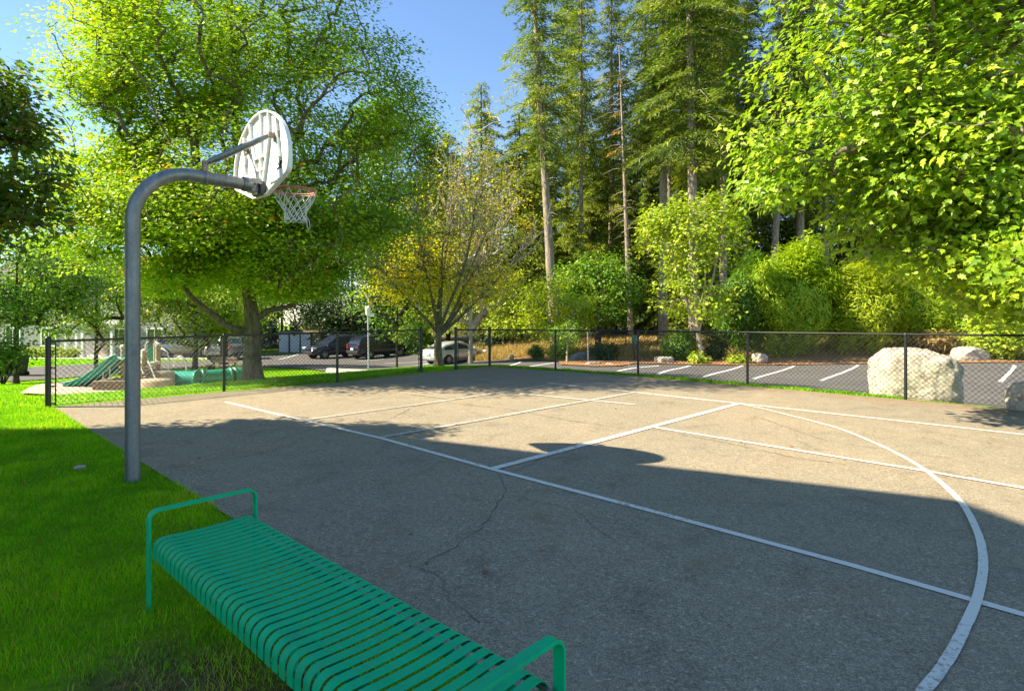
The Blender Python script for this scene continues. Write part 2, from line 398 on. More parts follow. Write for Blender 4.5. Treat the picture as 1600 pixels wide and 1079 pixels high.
for x, y, z in [(2.6, 19.2, -.5), (5.2, 16.9, -.55), (7.6, 14.9, -.6), (10, 12.6, -.62), (12.6, 10.4, -.62), (15, 8, -.62), (6, 19, -.64), (10, 16, -.68), (14, 14, -.7), (9, 21, -.72), (14, 20, -.72), (-150, 200, -4), (150, 200, 0), (0, 200, -2), (-150, 60, -3), (150, 60, 0), (-150, -30, 0), (150, -30, -1), (40, 20, -.8), (40, 0, -.6), (0, -30, 0), (40, -30, -.6), (-40, -20, 0), (30, 10, -.7), (16, 14, -.6), (22, 6, -.5)]:
    ctrl.append((x, y, z))
CT = np.array(ctrl)
_d = np.hypot(CT[:, None, 0]-CT[None, :, 0], CT[:, None, 1]-CT[None, :, 1])
_n = len(CT); _K = np.zeros((_n+3, _n+3)); _K[:_n, :_n] = np.sqrt(_d**2 + 4.0) - np.eye(_n)*.6
_K[:_n, _n] = 1; _K[:_n, _n+1:] = CT[:, :2]; _K[_n, :_n] = 1; _K[_n+1:, :_n] = CT[:, :2].T
_w = np.linalg.solve(_K, np.concatenate([CT[:, 2], np.zeros(3)]))
def TZ(x, y):
    x = np.asarray(x, float); y = np.asarray(y, float); sh = x.shape
    xf, yf = x.ravel(), y.ravel(); out = np.empty(xf.size)
    for i in range(0, xf.size, 20000):
        xx, yy = xf[i:i+20000], yf[i:i+20000]
        d = np.hypot(xx[:, None]-CT[None, :, 0], yy[:, None]-CT[None, :, 1])
        d = np.sqrt(d*d + 4.0)
        out[i:i+20000] = d @ _w[:_n] + _w[_n] + _w[_n+1]*xx + _w[_n+2]*yy
    pl = SL*xf
    ins = inside(COURT, xf, yf) | ((yf < 9.6) & (xf < 16 - yf*.6))
    dd = np.where(ins, 0, np.minimum(poly_dist(COURT, xf, yf), np.maximum(yf-9.6, 0)+np.maximum(xf-(16-yf*.6), 0)))
    t = np.clip(dd/1.7, 0, 1); t = t*t*(3-2*t)
    return (pl*(1-t) + out*t).reshape(sh)
def tz(x, y): return float(TZ(np.array([x]), np.array([y]))[0])
def T(px, py, y0=6.0, y1=90.0):
    """first terrain point seen at a photo pixel"""
    Y = np.arange(y0, y1, .1); X = (px-800)/F*Y
    d = (CAMH - (py-HZ)/F*Y) - TZ(X, Y)
    i = int(np.argmax(d < 0)) if (d < 0).any() else len(Y)-1
    return Vector((X[i], Y[i], TZ(X[i:i+1], Y[i:i+1])[0]))
def onT(px, Y):
    x = (px-800)/F*Y; return Vector((x, Y, tz(x, Y)))

ax = np.concatenate([np.linspace(-150, -42, 19), np.arange(-40, 40, .5), np.linspace(40, 150, 20)])
ay = np.concatenate([np.linspace(-30, -6, 7), np.arange(-4, 62, .5), np.linspace(62, 230, 24)])
XX, YY = np.meshgrid(ax, ay); ZZ = TZ(XX, YY)
nx, ny = len(ax), len(ay); idx = np.arange(nx*ny).reshape(ny, nx)
Fq = np.stack([idx[:-1, :-1], idx[:-1, 1:], idx[1:, 1:], idx[1:, :-1]], -1).reshape(-1, 4)
tag(mesh_np('ground', np.stack([XX, YY, ZZ], -1), Fq, M['lawn_soil'], smooth=True), kind='structure')

def sheet(name, poly, mat, off, step=.8, flat=False, kind='structure'):
    """a sheet following the terrain over a polygon"""
    pts = []; n = len(poly)
    for i in range(n):
        a, b = Vector(poly[i][:2]), Vector(poly[(i+1) % n][:2]); k = max(1, int((b-a).length/step)) if not flat else 1
        pts += [a.lerp(b, j/k) for j in range(k)]
    nb = len(pts)
    if not flat:
        xs = np.arange(min(p.x for p in pts), max(p.x for p in pts), step); ys = np.arange(min(p.y for p in pts), max(p.y for p in pts), step)
        gx, gy = np.meshgrid(xs, ys); gx, gy = gx.ravel(), gy.ravel()
        pl = [tuple(p) for p in pts]
        ok = inside(pl, gx, gy) & (poly_dist(pl, gx, gy) > step*.35)
        pts += [Vector((a, b)) for a, b in zip(gx[ok], gy[ok])]
    v, e, f, *_ = delaunay_2d_cdt(pts, [(i, (i+1) % nb) for i in range(nb)], [list(range(nb))], 1, 1e-5)
    va = np.array([(p.x, p.y) for p in v])
    z = TZ(va[:, 0], va[:, 1]) + off
    mb = MB(); mb.add(np.column_stack([va, z]).tolist(), f, True)
    return tag(mb.build(name, mat), kind=kind)
sheet('court', COURT, M['court_asphalt'], .012, flat=True)
LOT = [(-30, 24.5), (-23.8, 26.8), (-20.6, 31), (-17.5, 36), (-13.2, 34), (-10.7, 31), (-8.2, 27.6), (-5.6, 25.6), (-3.4, 24.6), (-1.6, 22.6), (.9, 18.9), (4.6, 16.6), (6.6, 14.8), (9.2, 12.6), (13.5, 9.0), (20, 4), (34, 12),
       (34, 27.5), (17, 27.5), (8.5, 27.6), (5.6, 27.2), (4.2, 24.0), (3.2, 23.2), (2.2, 24.0), (2.5, 29), (1, 33.5), (-2, 36.5), (-4, 44), (-10, 50), (-14, 53), (-19, 52), (-27, 49), (-31, 44), (-27, 38.5), (-30, 34), (-42, 30)]
sheet('parking_lot', LOT, M['lot_asphalt'], .045)
MULCH = [(34, 27.3), (17, 27.3), (8.5, 27.4), (5.7, 27.0), (4.4, 23.7), (3.2, 22.9), (2.0, 23.9), (2.3, 28.9), (.8, 33.3), (-.4, 34.9), (.3, 36.2), (1.6, 36.0), (4, 34), (8, 31.5), (16, 31.0), (34, 31)]
sheet('mulch_bed', MULCH, M['mulch'], .085)
DRY = [(-4.0, 43.6), (-2.1, 36.7), (-.4, 35.1), (1.6, 35.8), (3.8, 34.7), (7.8, 31.2), (16, 30.7), (34, 30.7), (40, 46), (20, 48), (6, 47), (-2, 48)]
sheet('dry_grass_field', DRY, M['dry_soil'], .05)
FOREST = [(-12, 54), (-3.5, 47.6), (6, 46.6), (20, 47.6), (40, 45.6), (60, 60), (60, 120), (-40, 120), (-40, 70)]
sheet('forest_floor', FOREST, M['forest_soil'], .06, 2.0)
PLAY = [(-13.8, 16.3), (-12.5, 15.9), (-10.4, 16.4), (-9.9, 19.5), (-10.2, 24), (-14, 27.4), (-19, 26.5), (-17.8, 22)]
sheet('playground_bed', PLAY, M['wood_chips'], .06, .6)
sheet('walkway', [(-45, 41.0), (-30, 42.4), (-20.5, 43.4), (-20.8, 44.6), (-30, 43.8), (-45, 42.4)], M['concrete'], .06, .8)
# worn, bare earth under the bench
worn = [Vector((-1.83, 2.95, 0)), Vector((-1.45, 2.95, 0)), Vector((-.75, 2.35, 0)), Vector((.05, 1.6, 0)), Vector((.75, .85, 0)), Vector((.45, .55, 0)), Vector((-.2, 1.15, 0)), Vector((-1.0, 1.75, 0)), Vector((-1.65, 2.4, 0))]
def wob(p, i): return (p.x + .05*math.sin(i*2.3), p.y + .05*math.cos(i*1.7))
ww = []
for i in range(len(worn)):
    a, b = worn[i], worn[(i+1) % len(worn)]
    for j in range(5): 
        p = a.lerp(b, j/5); p += Vector((random.uniform(-.05, .05), random.uniform(-.05, .05), 0)); ww.append((p.x, p.y))

# ------------------------------------------------------------------ painted lines
def ribbon(name, pts, w, mat, off=.018, terrain=False):
    pts = [Vector((p.x, p.y, 0)) for p in pts]
    dense = [pts[0]]
    for a, b in zip(pts, pts[1:]):
        k = max(1, int((b-a).length/.5)); dense += [a.lerp(b, j/k) for j in range(1, k+1)]
    vs = []
    for i, p in enumerate(dense):
        t = (dense[min(i+1, len(dense)-1)] - dense[max(i-1, 0)]).normalized(); n = Vector((-t.y, t.x, 0))
        for sgn in (-1, 1):
            ww_ = w*(1+random.uniform(-.06, .06))
            q = p + n*sgn*ww_/2; vs.append((q.x, q.y, (tz(q.x, q.y) if terrain else SL*q.x) + off))
    mb = MB(); mb.add(vs, [(2*i, 2*i+1, 2*i+3, 2*i+2) for i in range(len(dense)-1)])
    return tag(mb.build(name, mat), kind='structure')
def smooth_path(pts, n=8):
    out = []
    for i in range(len(pts)-1):
        p0, p1, p2, p3 = pts[max(i-1, 0)], pts[i], pts[i+1], pts[min(i+2, len(pts)-1)]
        for j in range(n):
            t = j/n
            out.append(.5*((2*p1)+(p2-p0)*t+(2*p0-5*p1+4*p2-p3)*t*t+(3*p1-p0-3*p2+p3)*t**3))
    return out + [pts[-1]]
ribbon('court_line', [G(352, 629), G(470, 657), G(595, 686), G(770, 735), G(1000, 796), G(1330, 886), G(1600, 964), G(1760, 1012), G(1600, 964)+Vector((.745, -.667, 0))*4], .070, M['court_paint'])
ribbon('court_line', [G(856, 599), G(995, 614), G(1160, 632), G(1352, 653), G(1490, 668), G(1640, 685), G(1640, 685)+Vector((.6, -.8, 0))*.6], .085, M['court_paint'], .019)
ribbon('court_line', [G(771, 734), G(930, 692), G(1030, 665), G(1157, 631)], .10, M['court_paint'], .020)
ribbon('court_line', [G(596, 685), G(760, 656), G(840, 641), G(995, 613.5)], .09, M['thin_paint'], .021)
ribbon('court_line', [G(473, 658), G(640, 635), G(785, 614), G(868, 600.5)], .09, M['thin_paint'], .020)
ribbon('court_line', [G(1022, 669), G(1230, 703), G(1440, 737), G(1600, 765), G(1700, 783), G(1700, 783)+Vector((.72, -.69, 0))*2.0], .075, M['court_paint'], .021)
ribbon('court_line', [G(812, 616), G(993, 633.5)], .065, M['court_paint'], .022)
ribbon('court_line', [G(640, 617), G(700, 624)], .05, M['thin_paint'], .023)
ribbon('court_line', smooth_path([G(1163, 634), G(1190, 639.5), G(1240, 652), G(1310, 671), G(1380, 700), G(1440, 733), G(1496, 781), G(1526, 832), G(1536, 880), G(1528, 935), G(1505, 990), G(1478, 1040), G(1440, 1090)]), .052, M['court_paint'], .022)
# cracks in the court: thin dark jagged ribbons
k = N('crack_dirt'); M['crack_dirt'] = k.set(k.ramp(k.noise(30, 4), [(.3, (.07, .06, .045)), (.7, (.16, .14, .105))]), .95)
def crack(pts, w):
    path = []
    for a, b in zip(pts, pts[1:]):
        n = max(2, int((b-a).length/.07))
        for j in range(n):
            p = a.lerp(b, j/n); path.append(p + Vector((random.uniform(-.02, .02), random.uniform(-.02, .02), 0)))
    vs = []
    for i, p in enumerate(path):
        t = (path[min(i+1, len(path)-1)] - path[max(i-1, 0)]).normalized(); n = Vector((-t.y, t.x, 0)); ww_ = w*random.uniform(.35, 1.3)
        vs += [(p.x-n.x*ww_, p.y-n.y*ww_, SL*p.x+.0165), (p.x+n.x*ww_, p.y+n.y*ww_, SL*p.x+.0165)]
    mb = MB(); mb.add(vs, [(2*i, 2*i+1, 2*i+3, 2*i+2) for i in range(len(path)-1)])
    tag(mb.build('court_crack', M['crack_dirt']), kind='structure')
crack([G(780, 742), G(790, 770), G(770, 800), G(752, 828), G(720, 850), G(655, 888)], .0042)
crack([G(700, 630), G(800, 641), G(900, 660), G(1000, 674)], .007)
crack([G(790, 745), G(850, 718), G(960, 708), G(1010, 700)], .004)
crack([G(1020, 672), G(1120, 690), G(1240, 716), G(1330, 728)], .006)
crack([G(655, 888), G(690, 905), G(700, 940), G(760, 985)], .003)
crack([G(1190, 655), G(1290, 690), G(1370, 702), G(1500, 720)], .005)
crack([G(640, 640), G(600, 660), G(500, 668), G(430, 690)], .005)
crack([G(790, 772), G(900, 800), G(960, 850)], .0025)
crack([G(480, 690), G(400, 712), G(300, 725)], .005)
# parking stall lines
for a, b in (((1100, 591), (1161, 572.5)), ((1178, 594), (1241, 573.5)), ((1283, 597), (1341, 572)), ((1563, 599), (1586, 572.5)), ((1028, 587), (1078, 573)),
             ((965, 582), (1030, 573)), ((780, 572), (815, 566.5)), ((826, 574.5), (868, 568)), ((600, 569), (690, 563)), ((560, 565), (600, 562)), ((436, 562.5), (470, 552.5)), ((612, 574), (672, 568.5))):
    ribbon('parking_line', [T(*a, y0=17.5), T(*b, y0=17.5)], .13, M['lot_paint'], .055, True)

# ------------------------------------------------------------------ bench
def make_bench():
    c = (G(230, 955)); o = Vector((-1.975, 3.15, 0))         # far left foot
    w = .587; L = 2.37; zs = .395; za = .545
    root = thing('park_bench', 'backless green steel bench with curved slats and looped armrests on the lawn edge', 'bench', (o.x, o.y, SL*o.x))
    W = A.normalized(); D = B.normalized(); Z = Vector((0, 0, 1)); b0 = Vector(root.location)
    def pt(u, v, z): return b0 + D*u + W*v + Z*z
    # seat of bent strap slats
    mb = MB(); n = 39; pitch = (L-.03)/n; sw = .0425; th = .0045
    prof = []
    rr = .055
    v0, v1 = .018, w-.018
    prof.append((v0, zs-.105)); prof.append((v0, zs-rr))
    for i in range(1, 8): 
        a = math.pi - (math.pi/2)*i/7; prof.append((v0+rr+rr*math.cos(a), zs-rr+rr*math.sin(a)))
    for i in range(1, 6): 
        t = i/6; prof.append((v0+rr+(v1-v0-2*rr)*t, zs-.008*math.sin(math.pi*t)))
    for i in range(0, 8):
        a = math.pi/2 - (math.pi/2)*i/7; prof.append((v1-rr+rr*math.cos(a), zs-rr+rr*math.sin(a)))
    prof.append((v1, zs-.07))
    def strip(profile, u, sw, th):
        m = len(profile); rings = []
        for i, (v, z) in enumerate(profile):
            p0 = profile[max(i-1, 0)]; p1 = profile[min(i+1, m-1)]
            tv, tz_ = p1[0]-p0[0], p1[1]-p0[1]; l = math.hypot(tv, tz_); nv, nz = -tz_/l, tv/l
            e = .0016
            rings.append([pt(u+e, v+nv*0, z+nz*0), pt(u+sw-e, v, z), pt(u+sw, v-nv*e, z-nz*e), pt(u+sw, v-nv*th, z-nz*th), pt(u, v-nv*th, z-nz*th), pt(u, v-nv*e, z-nz*e)])
        mb.loft(rings, True, False)
    for i in range(n): strip(prof, .02+i*pitch, sw, th)
    seat = mb.build('seat', M['bench_green'], root)
    # arm frames: one bent flat bar each
    for u in (-.028, L-.015):
        mb = MB(); bw, bt = .048, .012; r = .055
        pr = [(0, -.02), (0, za-r)]
        for i in range(1, 9):
            a = math.pi - (math.pi/2)*i/8; pr.append((r+r*math.cos(a), za-r+r*math.sin(a)))
        pr.append((w/2, za))
        for i in range(0, 9):
            a = math.pi/2 - (math.pi/2)*i/8; pr.append((w-r+r*math.cos(a), za-r+r*math.sin(a)))
        pr += [(w, zs*.5), (w, -.02)]
        strip(pr, u, bw, bt)
        mb.build('arm_frame', M['bench_green'], root)
    for v in (.13, w-.13):
        mb = MB(); mb.tube([pt(-.005, v, zs-.032), pt(L+.01, v, zs-.032)], .019, 10)
        mb.build('support_rail', M['bench_green'], root)
    mb = MB()
    for i in range(n):
        for v in (.035, w-.035): 
            mb.tube([pt(.02+(i+1)*pitch-.0075, v, zs-.03), pt(.02+(i+1)*pitch-.0075, v, zs-.022)], .0035, 6)
    mb.tube([pt(-.005, w-.035, zs-.04), pt(L+.01, w-.035, zs-.04)], .009, 6); mb.tube([pt(-.005, .035, zs-.07), pt(L+.01, .035, zs-.07)], .009, 6)
    mb.build('slat_spacer', M['galvanized'], root)
    mb = MB()
    for v in (w/2-.05, w/2+.05): mb.box(pt(L/2, v, zs/2-.06), (.05, .012, zs-.05), Matrix.Rotation(math.atan2(D.y, D.x), 3, 'Z'))
    mb.box(pt(L/2, w/2, zs-.075), (.05, w-.1, .012), Matrix.Rotation(math.atan2(D.y, D.x), 3, 'Z'))
    mb.build('middle_leg', M['bench_green'], root)
make_bench()

# ------------------------------------------------------------------ basketball hoop
def make_hoop():
    b = Vector((-3.61, 5.53, 0)); b.z = SL*b.x
    root = thing('basketball_hoop', 'basketball hoop on a bent galvanized gooseneck pole, white fan backboard seen from behind', 'basketball hoop', b)
    D = A.normalized(); S = B.normalized(); Z = Vector((0, 0, 1)); r = .0645; zt = 3.035; rb = .52
    def pt(t, s, z): return Vector((b.x, b.y, 0)) + D*t + S*s + Z*z
    path = [pt(0, 0, -.2), pt(0, 0, .6), pt(0, 0, 1.5), pt(0, 0, zt-rb)]
    for i in range(1, 15):
        a = math.pi - math.pi/2*i/14; path.append(pt(rb+rb*math.cos(a), 0, zt-rb+rb*math.sin(a)))
    path += [pt(.8, 0, zt-.004), pt(1.06, 0, zt-.008)]
    MB().tube(path, r, 28).build('pole', M['galvanized'], root)
    # clamp bands
    Mx = Matrix((D, S, Z)).transposed() @ Matrix.Rotation(math.pi/2, 3, 'Y')
    mb = MB(); mb.lathe(pt(.645, 0, zt-.003), [(.065, -.016), (.0705, -.014), (.0705, .014), (.065, .016)], 28, Mx); clamp = mb.build('clamp', M['galvanized'], root)
    mb = MB()
    for s in (-.024, .024): mb.box(pt(.645, s, zt+.115), (.05, .008, .11), Matrix.Rotation(math.atan2(D.y, D.x), 3, 'Z'))
    mb.tube([pt(.645, -.05, zt+.14), pt(.645, .05, zt+.14)], .010, 8)
    mb.build('clamp_lug', M['rust'], clamp)
    tb = 1.235; z0 = 2.915
    # support casting
    mb = MB(); mb.lathe(pt(1.02, 0, zt-.006), [(.0695, 0), (.078, .004), (.078, .08), (.074, .10)], 28, Mx)
    Rz = Matrix.Rotation(math.atan2(D.y, D.x), 3, 'Z')
    mb.box(pt(1.16, 0, zt-.01), (.13, .13, .15), Rz, .008)
    cst = mb.build('support_casting', M['galvanized'], root)
    mb = MB()
    for t in (1.125, 1.165, 1.205): mb.tube([pt(t, .06, zt+.0), pt(t, .078, zt+.0)], .012, 6)
    mb.build('bolt', M['black_trim'], cst)
    mb = MB(); mb.box(pt(1.195, .02, zt-.055), (.06, .20, .12), Rz, .006); mb.build('mount_block', M['black_trim'], cst)
    mb = MB(); mb.box(pt(1.185, -.02, z0+.035), (.08, .14, .035), Rz, .01); mb.build('mount_foot', M['board_white'], cst)
    # backboard: fan outline
    half = [(.0, .0), (.13, .0), (.20, .012), (.42, .088), (.62, .158), (.672, .19), (.69, .245), (.69, .38), (.668, .50), (.605, .63), (.49, .75), (.34, .852), (.17, .918), (.0, .938)]
    hp = smooth_path([Vector((x, y, 0)) for x, y in half], 4)
    out = [(p.x, p.y) for p in hp] + [(-p.x, p.y) for p in reversed(hp[1:-1])]
    mb = MB(); mb.prism([pt(tb, x, z0+y) for x, y in out], D*.012); board = mb.build('backboard', M['board_white'], root)
    # rolled edge flange standing back from the sheet
    mb = MB(); m = len(out); cx, cy = 0, .45
    for i in range(m):
        (x0, y0), (x1, y1) = out[i], out[(i+1) % m]
        def ins(x, y, k): 
            d = math.hypot(x-cx, y-cy); return (x-(x-cx)/d*k, y-(y-cy)/d*k)
        a0, a1 = ins(x0, y0, .018), ins(x1, y1, .018)
        q = [pt(tb, x0, z0+y0), pt(tb, x1, z0+y1), pt(tb-.035, x1, z0+y1), pt(tb-.035, x0, z0+y0), pt(tb-.001, a0[0], z0+a0[1]), pt(tb-.001, a1[0], z0+a1[1]), pt(tb-.035, a1[0], z0+a1[1]), pt(tb-.035, a0[0], z0+a0[1])]
        mb.add(q, [(0, 1, 2, 3), (3, 2, 6, 7), (7, 6, 5, 4)], False)
    mb.build('edge_flange', M['board_white'], board, fix=False) if False else None
    fl = mb; fo = fl.build('edge_flange', M['board_white'], root)
    fo.parent = board; 
    def rib(pts, w=.024, d=.030):
        mb = MB()
        for (x0, y0), (x1, y1) in zip(pts, pts[1:]):
            dx, dy = x1-x0, y1-y0; l = math.hypot(dx, dy); nx_, ny_ = -dy/l*w/2, dx/l*w/2
            mb.prism([pt(tb-.0005, x0-nx_, z0+y0-ny_), pt(tb-.0005, x1-nx_, z0+y1-ny_), pt(tb-.0005, x1+nx_, z0+y1+ny_), pt(tb-.0005, x0+nx_, z0+y0+ny_)], -D*d)
        o = mb.build('rib', M['board_white'], root); o.parent = board
    rib([(-.05, .16), (-.16, .46), (-.24, .66), (-.27, .86)]); rib([(.07, .16), (.16, .46), (.21, .66), (.20, .90)])
    rib([(.005, .14), (.005, .92)]); rib([(-.10, .30), (.125, .30)]); rib([(-.155, .44), (.165, .44)])
    rib([(-.40, .34), (-.44, .52), (-.43, .74)]); rib([(.46, .36), (.42, .52), (.38, .80)])
    rib([(-.40, .42), (-.40, .52)], .012); rib([(.33, .54), (.33, .66)], .012)
    # small stamped rectangle
    for seg in ([(-.50, .22), (-.36, .22)], [(-.36, .22), (-.36, .33)], [(-.36, .33), (-.50, .33)], [(-.50, .33), (-.50, .22)]): rib(seg, .006, .006)
    # lower flap line and screw holes on the near side
    mb = MB()
    for i in range(9): mb.tube([pt(tb-.006, .44+random.uniform(-.07, .07), z0+.27+random.uniform(-.06, .07)), pt(tb-.002, .44, z0+.27)], .006, 5)
    o = mb.build('screw_hole', M['black_trim'], root); o.parent = board
    rib([(.20, .13), (.60, .15)], .014, .014)
    # brackets and brace arms
    for s in (-.36, .36):
        mb = MB(); mb.box(pt(tb-.05, s, z0+.60), (.09, .05, .05), Rz, .004); mb.box(pt(tb-.008, s, z0+.60), (.012, .13, .09), Rz)
        br = mb.build('brace_bracket', M['rust'], root); br.parent = board
        p0, p1 = pt(.645, .012 if s > 0 else -.012, zt+.14), pt(tb-.07, s, z0+.60)
        d = p1-p0
        mb = MB(); mb.tube([p0, p0+d*.07, p0+d*.16, p0+d*.5, p0+d*.84, p0+d*.93, p1], [.014, .022, .034, .034, .034, .026, .013], 14)
        mb.build('brace_arm', M['galvanized'], root)
    # rim and net
    rc = pt(tb+.012+.145+.228, 0, 3.05); rr = .229
    ring = [rc + (D*math.cos(2*math.pi*i/40) + S*math.sin(2*math.pi*i/40))*rr for i in range(41)]
    mb = MB(); mb.tube(ring, .0105, 8, False); mb.tube([p + (p-rc).normalized()*-.004 - Z*.022 for p in ring], .0085, 8, False)
    for s in (-.09, .09):
        mb.tube([pt(tb+.014, s*.9, 3.05-.02), pt(tb+.06, s*1.0, 3.05-.025), rc - D*(rr*.80) + S*s*1.5, rc - D*(rr*.42)+S*s*2.3], .009, 8)
    mb.tube([pt(tb+.014, -.07, 3.04), rc - D*(rr*.99)], .008, 8); mb.tube([pt(tb+.014, .07, 3.04), rc - D*(rr*.99)], .008, 8)
    mb.box(pt(tb+.018, 0, 3.03), (.012, .16, .12), Rz)
    for i in range(12):
        a = 2*math.pi*(i+.5)/12; q = rc + (D*math.cos(a)+S*math.sin(a))*rr
        mb.tube([q+Z*-.006, q-Z*.02], .004, 5)
    rim = mb.build('rim', M['rim_orange'], root)
    mb = MB(); n = 12; levels = [(0, -.018, rr*.99), (.5, -.10, rr*.86), (0, -.175, rr*.70), (.5, -.235, rr*.56), (0, -.29, rr*.50), (.5, -.345, rr*.52)]
    def npt(k, l):
        ph, z, rad = levels[l]; a = 2*math.pi*(k+ph+.5)/n
        j = .012*math.sin(k*2.1+l*1.3)
        return rc + (D*math.cos(a)+S*math.sin(a))*(rad+j) + Z*(z+.01*math.sin(k*1.7+l))
    for l in range(len(levels)-1):
        for k in range(n):
            p = npt(k, l)
            for q in ((npt(k, l+1), npt(k-1, l+1)) if levels[l][0] == 0 else (npt(k, l+1), npt(k+1, l+1))):
                mid = (p+q)/2 - Z*.008
                mb.tube([p, mid, q], .0042, 5, False)
    for k in range(n): mb.tube([npt(k, 5), (npt(k, 5)+npt(k+1, 5))/2-Z*.015, npt(k+1, 5)], .0042, 5, False)
    a = npt(1, 4); mb.tube([a, a+S*.07-Z*.06, a+S*.09-Z*.14, a+S*.05-Z*.17, a+S*.02-Z*.12, a+S*.01-Z*.03], .0042, 5)
    nt = mb.build('net', M['net_cord'], root)
make_hoop()

# ------------------------------------------------------------------ chain link fences
def fence(name, label, posts, tops, thick, dia=.085, wire=.0019, bars=()):
    root = thing(name, label, 'fence', posts[0])
    tp = [Vector((p.x, p.y, CAMH - (ty-HZ)/F*p.y)) for p, ty in zip(posts, tops)]
    for i, (p, t) in enumerate(zip(posts, tp)):
        r = .042 if i in thick else .029
        mb = MB(); zt = t.z + (.05 if i in thick else .0)
        mb.tube([p-Vector((0, 0, .3)), Vector((p.x, p.y, zt))], r, 14)
        mb.lathe(Vector((p.x, p.y, zt)), [(r*1.12, -.03), (r*1.15, 0), (r*.95, .018), (r*.5, .033), (.001, .038)], 14)
        mb.build('post', M['fence_black'], root)
    MB().tube(tp, .021, 10).build('top_rail', M['fence_black'], root)
    for i in range(len(posts)-1):
        a, b, c, d = posts[i]+Vector((0, 0, .03)), posts[i+1]+Vector((0, 0, .03)), tp[i], tp[i+1]
        L = (b-a).length; H = ((c.z-a.z)+(d.z-b.z))/2; nrm = (b-a).normalized().cross(Vector((0, 0, 1)))
        def q(s, t, o): 
            x = a.lerp(b, s/L); y = c.lerp(d, s/L); return x.lerp(y, t/H) + nrm*o
        mb = MB()
        for sg, o in ((1, .0025), (-1, -.0025)):
            k = -H
            while k < L+H:
                s0, t0, s1, t1 = (k, 0, k+H, H) if sg > 0 else (k, 0, k-H, H)
                sl, sh = min(s0, s1), max(s0, s1); lo, hi = max(sl, .03), min(sh, L-.03)
                if hi-lo > .02:
                    f = lambda s: abs(s-s0)/H*H
                    e0, e1 = (lo, hi)
                    mb.tube([q(e0, f(e0), o), q((e0+e1)/2, f((e0+e1)/2), o), q(e1, f(e1), o)], wire, 4, False)
                k += dia
        mb.tube([q(0, .01, .004), q(L, .01, .004)], wire*1.3, 4, False)
        mb.build('wire_mesh', M['wire_black'], root)
    for i, sgn in bars:
        p, t = posts[i], tp[i]; dr = ((posts[i+sgn]-p)).normalized()*.10
        mb = MB(); mb.tube([p+dr+Vector((0, 0, .03)), t+dr-Vector((0, 0, .02))], .010, 6)
        for fz in (.06, .32, .6, .85): mb.box(p.lerp(t, fz)+dr*.5, (.11, .05, .022), Matrix.Rotation(math.atan2(dr.y, dr.x), 3, 'Z'))
        mb.build('tension_bar', M['fence_black'], root)
fence('chain_link_fence', 'black chain link fence between the court and the playground lawn', FENCE_L, [533, 524, 519, 515], (0, 3), .085, .0030, ((0, 1), (3, -1)))
fence('chain_link_fence', 'black chain link fence along the parking lot, in front of the boulder', [GATE, CORNER]+FENCE_R, [515, 515, 516, 517, 519, 522, 525.5, 530], (0, 1), .095, .0034, ((0, 1),))
# ------------------------------------------------------------------ foliage machinery
KITE = (np.array([(0, 0, 0), (.42, .36, .05), (1, 0, -.04), (.42, -.36, .05)]), np.array([(0, 1, 2), (0, 2, 3)]))
NEED = (np.array([(0, 0, 0), (.35, .105, .02), (1, 0, -.08), (.35, -.105, .02)]), np.array([(0, 1, 2), (0, 2, 3)]))
_ml = [(0, 0, 0), (.12, .22, .05), (.40, .36, .03), (.42, .19, .04), (.70, .30, -.02), (.74, .13, -.02), (1.18, 0, -.16), (.74, -.13, -.02), (.70, -.30, -.02), (.42, -.19, .04), (.40, -.36, .03), (.12, -.22, .05)]
MAPLE = (np.array(_ml + [(.40, 0, -.02)]), np.array([(i, i+1, 12) for i in range(11)] + [(11, 0, 12)]))
def leaves(pos, nrm, direc, size, tmpl):
    """instance a leaf template; returns verts, faces"""
    tv, tf = tmpl; n = len(pos)
    z = nrm / np.maximum(np.linalg.norm(nrm, axis=1, keepdims=True), 1e-6)
    x = direc - z*(direc*z).sum(1, keepdims=True); x /= np.maximum(np.linalg.norm(x, axis=1, keepdims=True), 1e-6)
    y = np.cross(z, x)
    V = pos[:, None, :] + size[:, None, None]*(tv[None, :, 0, None]*x[:, None, :] + tv[None, :, 1, None]*y[:, None, :] + tv[None, :, 2, None]*z[:, None, :])
    Fc = (tf[None] + (np.arange(n)*len(tv))[:, None, None]).reshape(-1, tf.shape[1])
    return V.reshape(-1, 3), Fc
def rot_rand(n, spread): return RNG.normal(0, spread, (n, 3))
def leaf_cloud(name, centers, per, sig, size, tmpl, mat, parent, up=1.0, out_c=None, outw=.5, tilt=.55, tint0=None, droop=.0, tspread=.23):
    C = np.asarray(centers, float); n = len(C)*per
    c = np.repeat(C, per, 0)
    g = RNG.normal(0, 1, (n, 3)); g /= np.maximum(1, np.linalg.norm(g, axis=1, keepdims=True)/1.9)
    off = g*np.array(sig)
    pos = c + off
    pos[:, 2] -= droop*(off[:, 0]**2+off[:, 1]**2)
    nr = np.zeros((n, 3)); nr[:, 2] = up
    if out_c is not None:
        o = pos - np.array(out_c); o /= np.maximum(np.linalg.norm(o, axis=1, keepdims=True), .01); nr += o*outw
    nr += rot_rand(n, tilt)
    d = off*1.5 + rot_rand(n, .25); d[:, 2] -= .12
    s = size*RNG.uniform(.5, 1.3, n)
    V, Fc = leaves(pos, nr, d, s, tmpl)
    ti = np.repeat(RNG.normal(.45 if tint0 is None else 0, .16, len(C)) + (0 if tint0 is None else np.asarray(tint0)), per) + RNG.normal(0, tspread, n)
    ti = np.clip(ti, 0, .96); ti[RNG.random(n) < .006] = 1
    t = np.repeat(ti, len(tmpl[0]))
    return mesh_np(name, V, Fc, mat, parent, tint=t, smooth=False)
